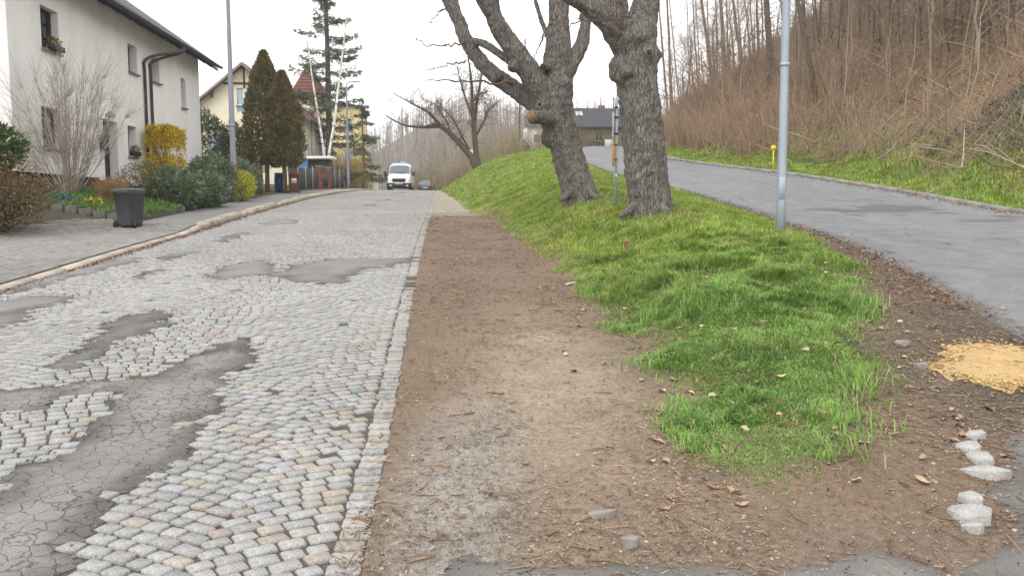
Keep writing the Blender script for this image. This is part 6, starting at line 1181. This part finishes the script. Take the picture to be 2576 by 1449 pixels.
def pebbles(name, label, x, y, r, cols, up=.0, seed=1):
    n_ = len(x); V, F = ICO[0]; rg = np.random.default_rng(seed); z = H(x, y)+up; k = rg.random((n_, 12, 1))*.5+.72; W_ = np.stack([x, y, z], 1)[:, None]+V[None]*k*r[:, None, None]*np.array([1.1, .9, .6]); mb = MB(); mb.add(W_.reshape(-1, 3), [(np.arange(n_)[:, None, None]*12+F[None]).reshape(-1, 3)], np.repeat(cols, 12, 0)); return mb.build(name, m_litter, None, False, True, kind='stuff', label=label, cat='gravel')
lo, hi = xy.min(0)-.35, xy.max(0)+.35; n_ = 2600; X_ = lo[0]+(hi[0]-lo[0])*rs.random(n_); Y_ = lo[1]+(hi[1]-lo[1])*rs.random(n_); k = in_poly(X_+rs.normal(size=n_)*.13, Y_+rs.normal(size=n_)*.13, out); X_, Y_ = X_[k], Y_[k]
pebbles('sand_gravel', 'yellowish pebbles on the patch of sand', X_, Y_, .006+.014*rs.random(len(X_))**2, np.array([.52, .36, .17])*(.5+.8*rs.random((len(X_), 1))), .012, 2)
n_ = 9000; Y_ = 2.6+9*rs.random(n_)**1.6; X_ = xr(Y_)+.05+rs.random(n_)*(5.5-xr(Y_)); k = (grass_mask(X_, Y_) < .5) & (fbm(X_*1.5, Y_*1.5, 161)+.3*(Y_ < 4.2) > .5) & (X_ < xh(Y_)+.1); X_, Y_ = X_[k], Y_[k]
pebbles('dirt_gravel', 'small grey and white pebbles strewn over the dirt', X_, Y_, .003+.012*rs.random(len(X_))**3, np.array([.30, .28, .25])*(.35+1.2*rs.random((len(X_), 1))**1.5), .0, 3)
EX, EY = [], []
for i in (0, 1, 2, 4, 5):
    o_ = PATCH_OUT[i]; q_ = o_[rs.integers(0, len(o_), 500)]+rs.normal(size=(500, 2))*.06; EX.append(q_[:, 0]); EY.append(q_[:, 1])
EX = np.concatenate(EX); EY = np.concatenate(EY); k = (EY > 2.5) & (EX > xk(EY)) & (EX < xr(EY)); EX, EY = EX[k], EY[k]
pebbles('loose_grit', 'loose grit crumbling from the edges of the asphalt patches', EX, EY, .003+.009*rs.random(len(EX))**2, np.array([.17, .16, .15])*(.5+1.0*rs.random((len(EX), 1))), .012, 5)
# broken asphalt of the junction at the bottom right and along the bottom
for nm, pp in (('broken_asphalt', [(2700, 1000), (2576, 1045), (2560, 1100), (2545, 1185), (2500, 1225), (2492, 1265), (2515, 1320), (2480, 1372), (2440, 1410), (2425, 1470), (2700, 1520), (2900, 1300)]), ('broken_asphalt', [(1150, 1408), (1240, 1422), (1400, 1425), (1560, 1432), (1700, 1412), (1900, 1418), (2050, 1430), (2200, 1405), (2380, 1420), (2440, 1470), (2440, 1620), (1050, 1620), (1080, 1450)])):
    poly = [tuple(on_ground(*p)[:2]) for p in pp]; xy, tr, dist, out = cdt_sheet(poly, .07, .035, .075, 5); z = H(xy[:, 0], xy[:, 1])-.004+.016*smooth(0, .10, dist+.06*(fbm(xy[:, 0]*8, xy[:, 1]*8, 9)-.5))+(fbm(xy[:, 0]*5, xy[:, 1]*5, 3)-.5)*.012; c = mixc((.12, .11, .10), (.20, .196, .188), smooth(0, .3, dist+.2*(fbm(xy[:, 0]*3, xy[:, 1]*3, 8)-.5)))*(.85+.3*fbm(xy[:, 0]*1.5, xy[:, 1]*1.5, 12))[:, None]
    link(nm, raw_mesh(nm, np.column_stack([xy, z]), [tr], c, True), m_patch2, kind='structure')
# needles, leaf bits and twigs on the dirt
def scatter(n_, y0, y1, dens, seed, pw=1.3, xhi=None):
    rg = np.random.default_rng(seed); y = y0+(y1-y0)*rg.random(n_)**pw; x = xr(y)-.12+(np.minimum(xh(y)+.35, 6.2)-xr(y))*rg.random(n_) if xhi is None else xr(y)-.12+(xhi(y)-xr(y))*rg.random(n_); k = (rg.random(n_) < dens(x, y)); return x[k], y[k], rg
def lit_d(x, y):
    g = grass_mask(x, y); n1 = fbm(x*1.6, y*1.6, 171); tan = np.exp(-((x-.75-.05*(y-6))**2/.45+((y-6.6)/2.6)**2)); return np.clip((smooth(.35, .62, n1)*.9+.15)*(1-.85*tan)*(1-g)+.02*g+.5*smooth(2.2, 3.2, x)*(1-g)*(y < 9), 0, 1)
mb = MB(); x, y, rg = scatter(95000, 2.6, 28, lit_d, 11, 1.45); n_ = len(x); a = rg.random(n_)*3.14; D = np.stack([np.cos(a), np.sin(a), (rg.random(n_)-.5)*.25], 1); P0 = np.stack([x, y, H(x, y)+.006+.008*rg.random(n_)], 1)
pal = np.array([(.24, .165, .115), (.29, .21, .145), (.19, .125, .085), (.36, .29, .21), (.15, .11, .085)]); cc = pal[rg.integers(0, 5, n_)]*(.7+.6*rg.random((n_, 1))); ned = rg.random(n_) < .62
mb.leaves(P0[ned], D[ned], (.03+.06*rg.random(ned.sum()))*(1+.03*y[ned]), (.0035+.003*rg.random(ned.sum()))*(1+.05*y[ned]), cc[ned], .15, np.array([0, 0, 1.])); mb.leaves(P0[~ned], D[~ned]+np.array([0, 0, .15]), .010+.02*rg.random((~ned).sum()), .008+.012*rg.random((~ned).sum()), cc[~ned], .3, np.array([0, 0, 1.]))
mb.build('leaf_litter', m_litter, None, False, True, kind='stuff', label='reddish-brown needles and leaf scraps on the dirt verge', cat='litter')
mb = MB(); x, y, rg = scatter(2200, 2.7, 12, lambda x, y: np.clip(lit_d(x, y)+.1, 0, 1)*.6, 12, 1.5); n_ = len(x); a = rg.random(n_)*6.28; l = .05+.16*rg.random(n_)**2; d = np.stack([np.cos(a), np.sin(a), np.zeros(n_)], 1); p = np.stack([x, y, H(x, y)+.012], 1); P = np.stack([p, p+d*l[:, None]*.5+rg.normal(size=(n_, 3))*np.array([.012, .012, .004]), p+d*l[:, None]+np.array([0, 0, .004])], 1)
P[..., 2] = np.maximum(P[..., 2], H(P[..., 0], P[..., 1])+.006); mb.twigs(P, np.repeat((.0025+.003*rg.random(n_))[:, None], 3, 1)*np.array([1, .9, .6]), 4, np.array([(.26, .17, .10), (.17, .11, .07), (.36, .27, .18)])[rg.integers(0, 3, n_)]); mb.build('dead_twigs', m_litter, None, False, True, kind='stuff', label='small dead twigs scattered over the dirt', cat='twigs')
# curled dry oak leaves on grass, dirt and road edges
mb = MB(); rg = np.random.default_rng(13); n_ = 330; y = 4.0+20*rg.random(n_)**1.4; x = xf(y)-.8+rg.random(n_)*(xh(y)-xf(y)+1.3); gm_ = grass_mask(x, y); zz = H(x, y)+.008+.07*gm_*rg.random(n_); a = rg.random(n_)*6.283
for i in range(n_):
    L_, W_ = .05+.06*rg.random(), .03+.03*rg.random(); m = 7; t = np.linspace(0, 1, m); wv = W_*np.sin(np.pi*np.clip(t*.95+.03, 0, 1))*(1+.35*np.cos(t*22)); lift = .009*np.sin(t*5.0+i)+.006; ca, sa = math.cos(a[i]), math.sin(a[i]); V = []
    for s_ in (-1, 0, 1):
        for j in range(m): u_, v_ = t[j]*L_-L_/2, s_*wv[j]*.5; V.append((x[i]+u_*ca-v_*sa, y[i]+u_*sa+v_*ca, zz[i]+lift[j]+(.006 if s_ else 0)))
    mb.add(V, [[[k_*m+j, k_*m+j+1, k_*m+m+j+1, k_*m+m+j] for k_ in range(2) for j in range(m-1)]], np.array([(.40, .29, .19), (.50, .40, .29), (.28, .18, .11)])[i % 3]*(.8+.4*rg.random()))
mb.build('oak_leaves', m_litter, None, False, True, kind='stuff', label='dry curled oak leaves strewn on the grass and the dirt', cat='leaves')
# leaves drifted along both edges of the upper road and in the street gutter
mb = MB(); rg = np.random.default_rng(14); n_ = 6500; y = 8+50*rg.random(n_)**1.2; s_ = rg.random(n_) < .55; x = np.where(s_, xi(y)-.02-np.abs(rg.normal(size=n_))*.28, xh(y)+.12-np.abs(rg.normal(size=n_))*.45); n_ = len(x)
mb.leaves(np.stack([x, y, H(x, y)+.012], 1), rg.normal(size=(n_, 3))*np.array([1, 1, .15]), .03+.04*rg.random(n_), .02+.02*rg.random(n_), np.array([(.22, .12, .07), (.16, .09, .055), (.30, .19, .11)])[rg.integers(0, 3, n_)]*(.7+.5*rg.random((n_, 1))))
n_ = 5000; y = 9+50*rg.random(n_)**1.2; x = xk(y)+.03+np.abs(rg.normal(size=n_))*.10; mb.leaves(np.stack([x, y, H(x, y)+.016], 1), rg.normal(size=(n_, 3))*np.array([1, 1, .15]), .03+.03*rg.random(n_), .015+.02*rg.random(n_), np.array([(.26, .15, .09), (.2, .11, .07)])[rg.integers(0, 2, n_)]*(.7+.5*rg.random((n_, 1))))
mb.build('gutter_leaves', m_litter, None, False, True, kind='stuff', label='brown leaves drifted along the kerbs and road edges', cat='leaves')
# ---------------------------------------------------------------- haze: one closed box of thin air round the whole scene
HZ = MB().box((-420, -60, -9), (420, 470, 75)).build('haze', None, kind='stuff', label='thin pale haze filling the valley air', cat='haze')
m_hz = bpy.data.materials.new('haze_air'); m_hz.use_nodes = True; nt = m_hz.node_tree; nt.nodes.remove(nt.nodes['Principled BSDF'])
pv = nt.nodes.new('ShaderNodeVolumePrincipled'); pv.inputs['Density'].default_value = .0007; pv.inputs['Color'].default_value = (.97, .975, .98, 1); nt.links.new(pv.outputs[0], nt.nodes['Material Output'].inputs['Volume'])
HZ.data.materials.append(m_hz)
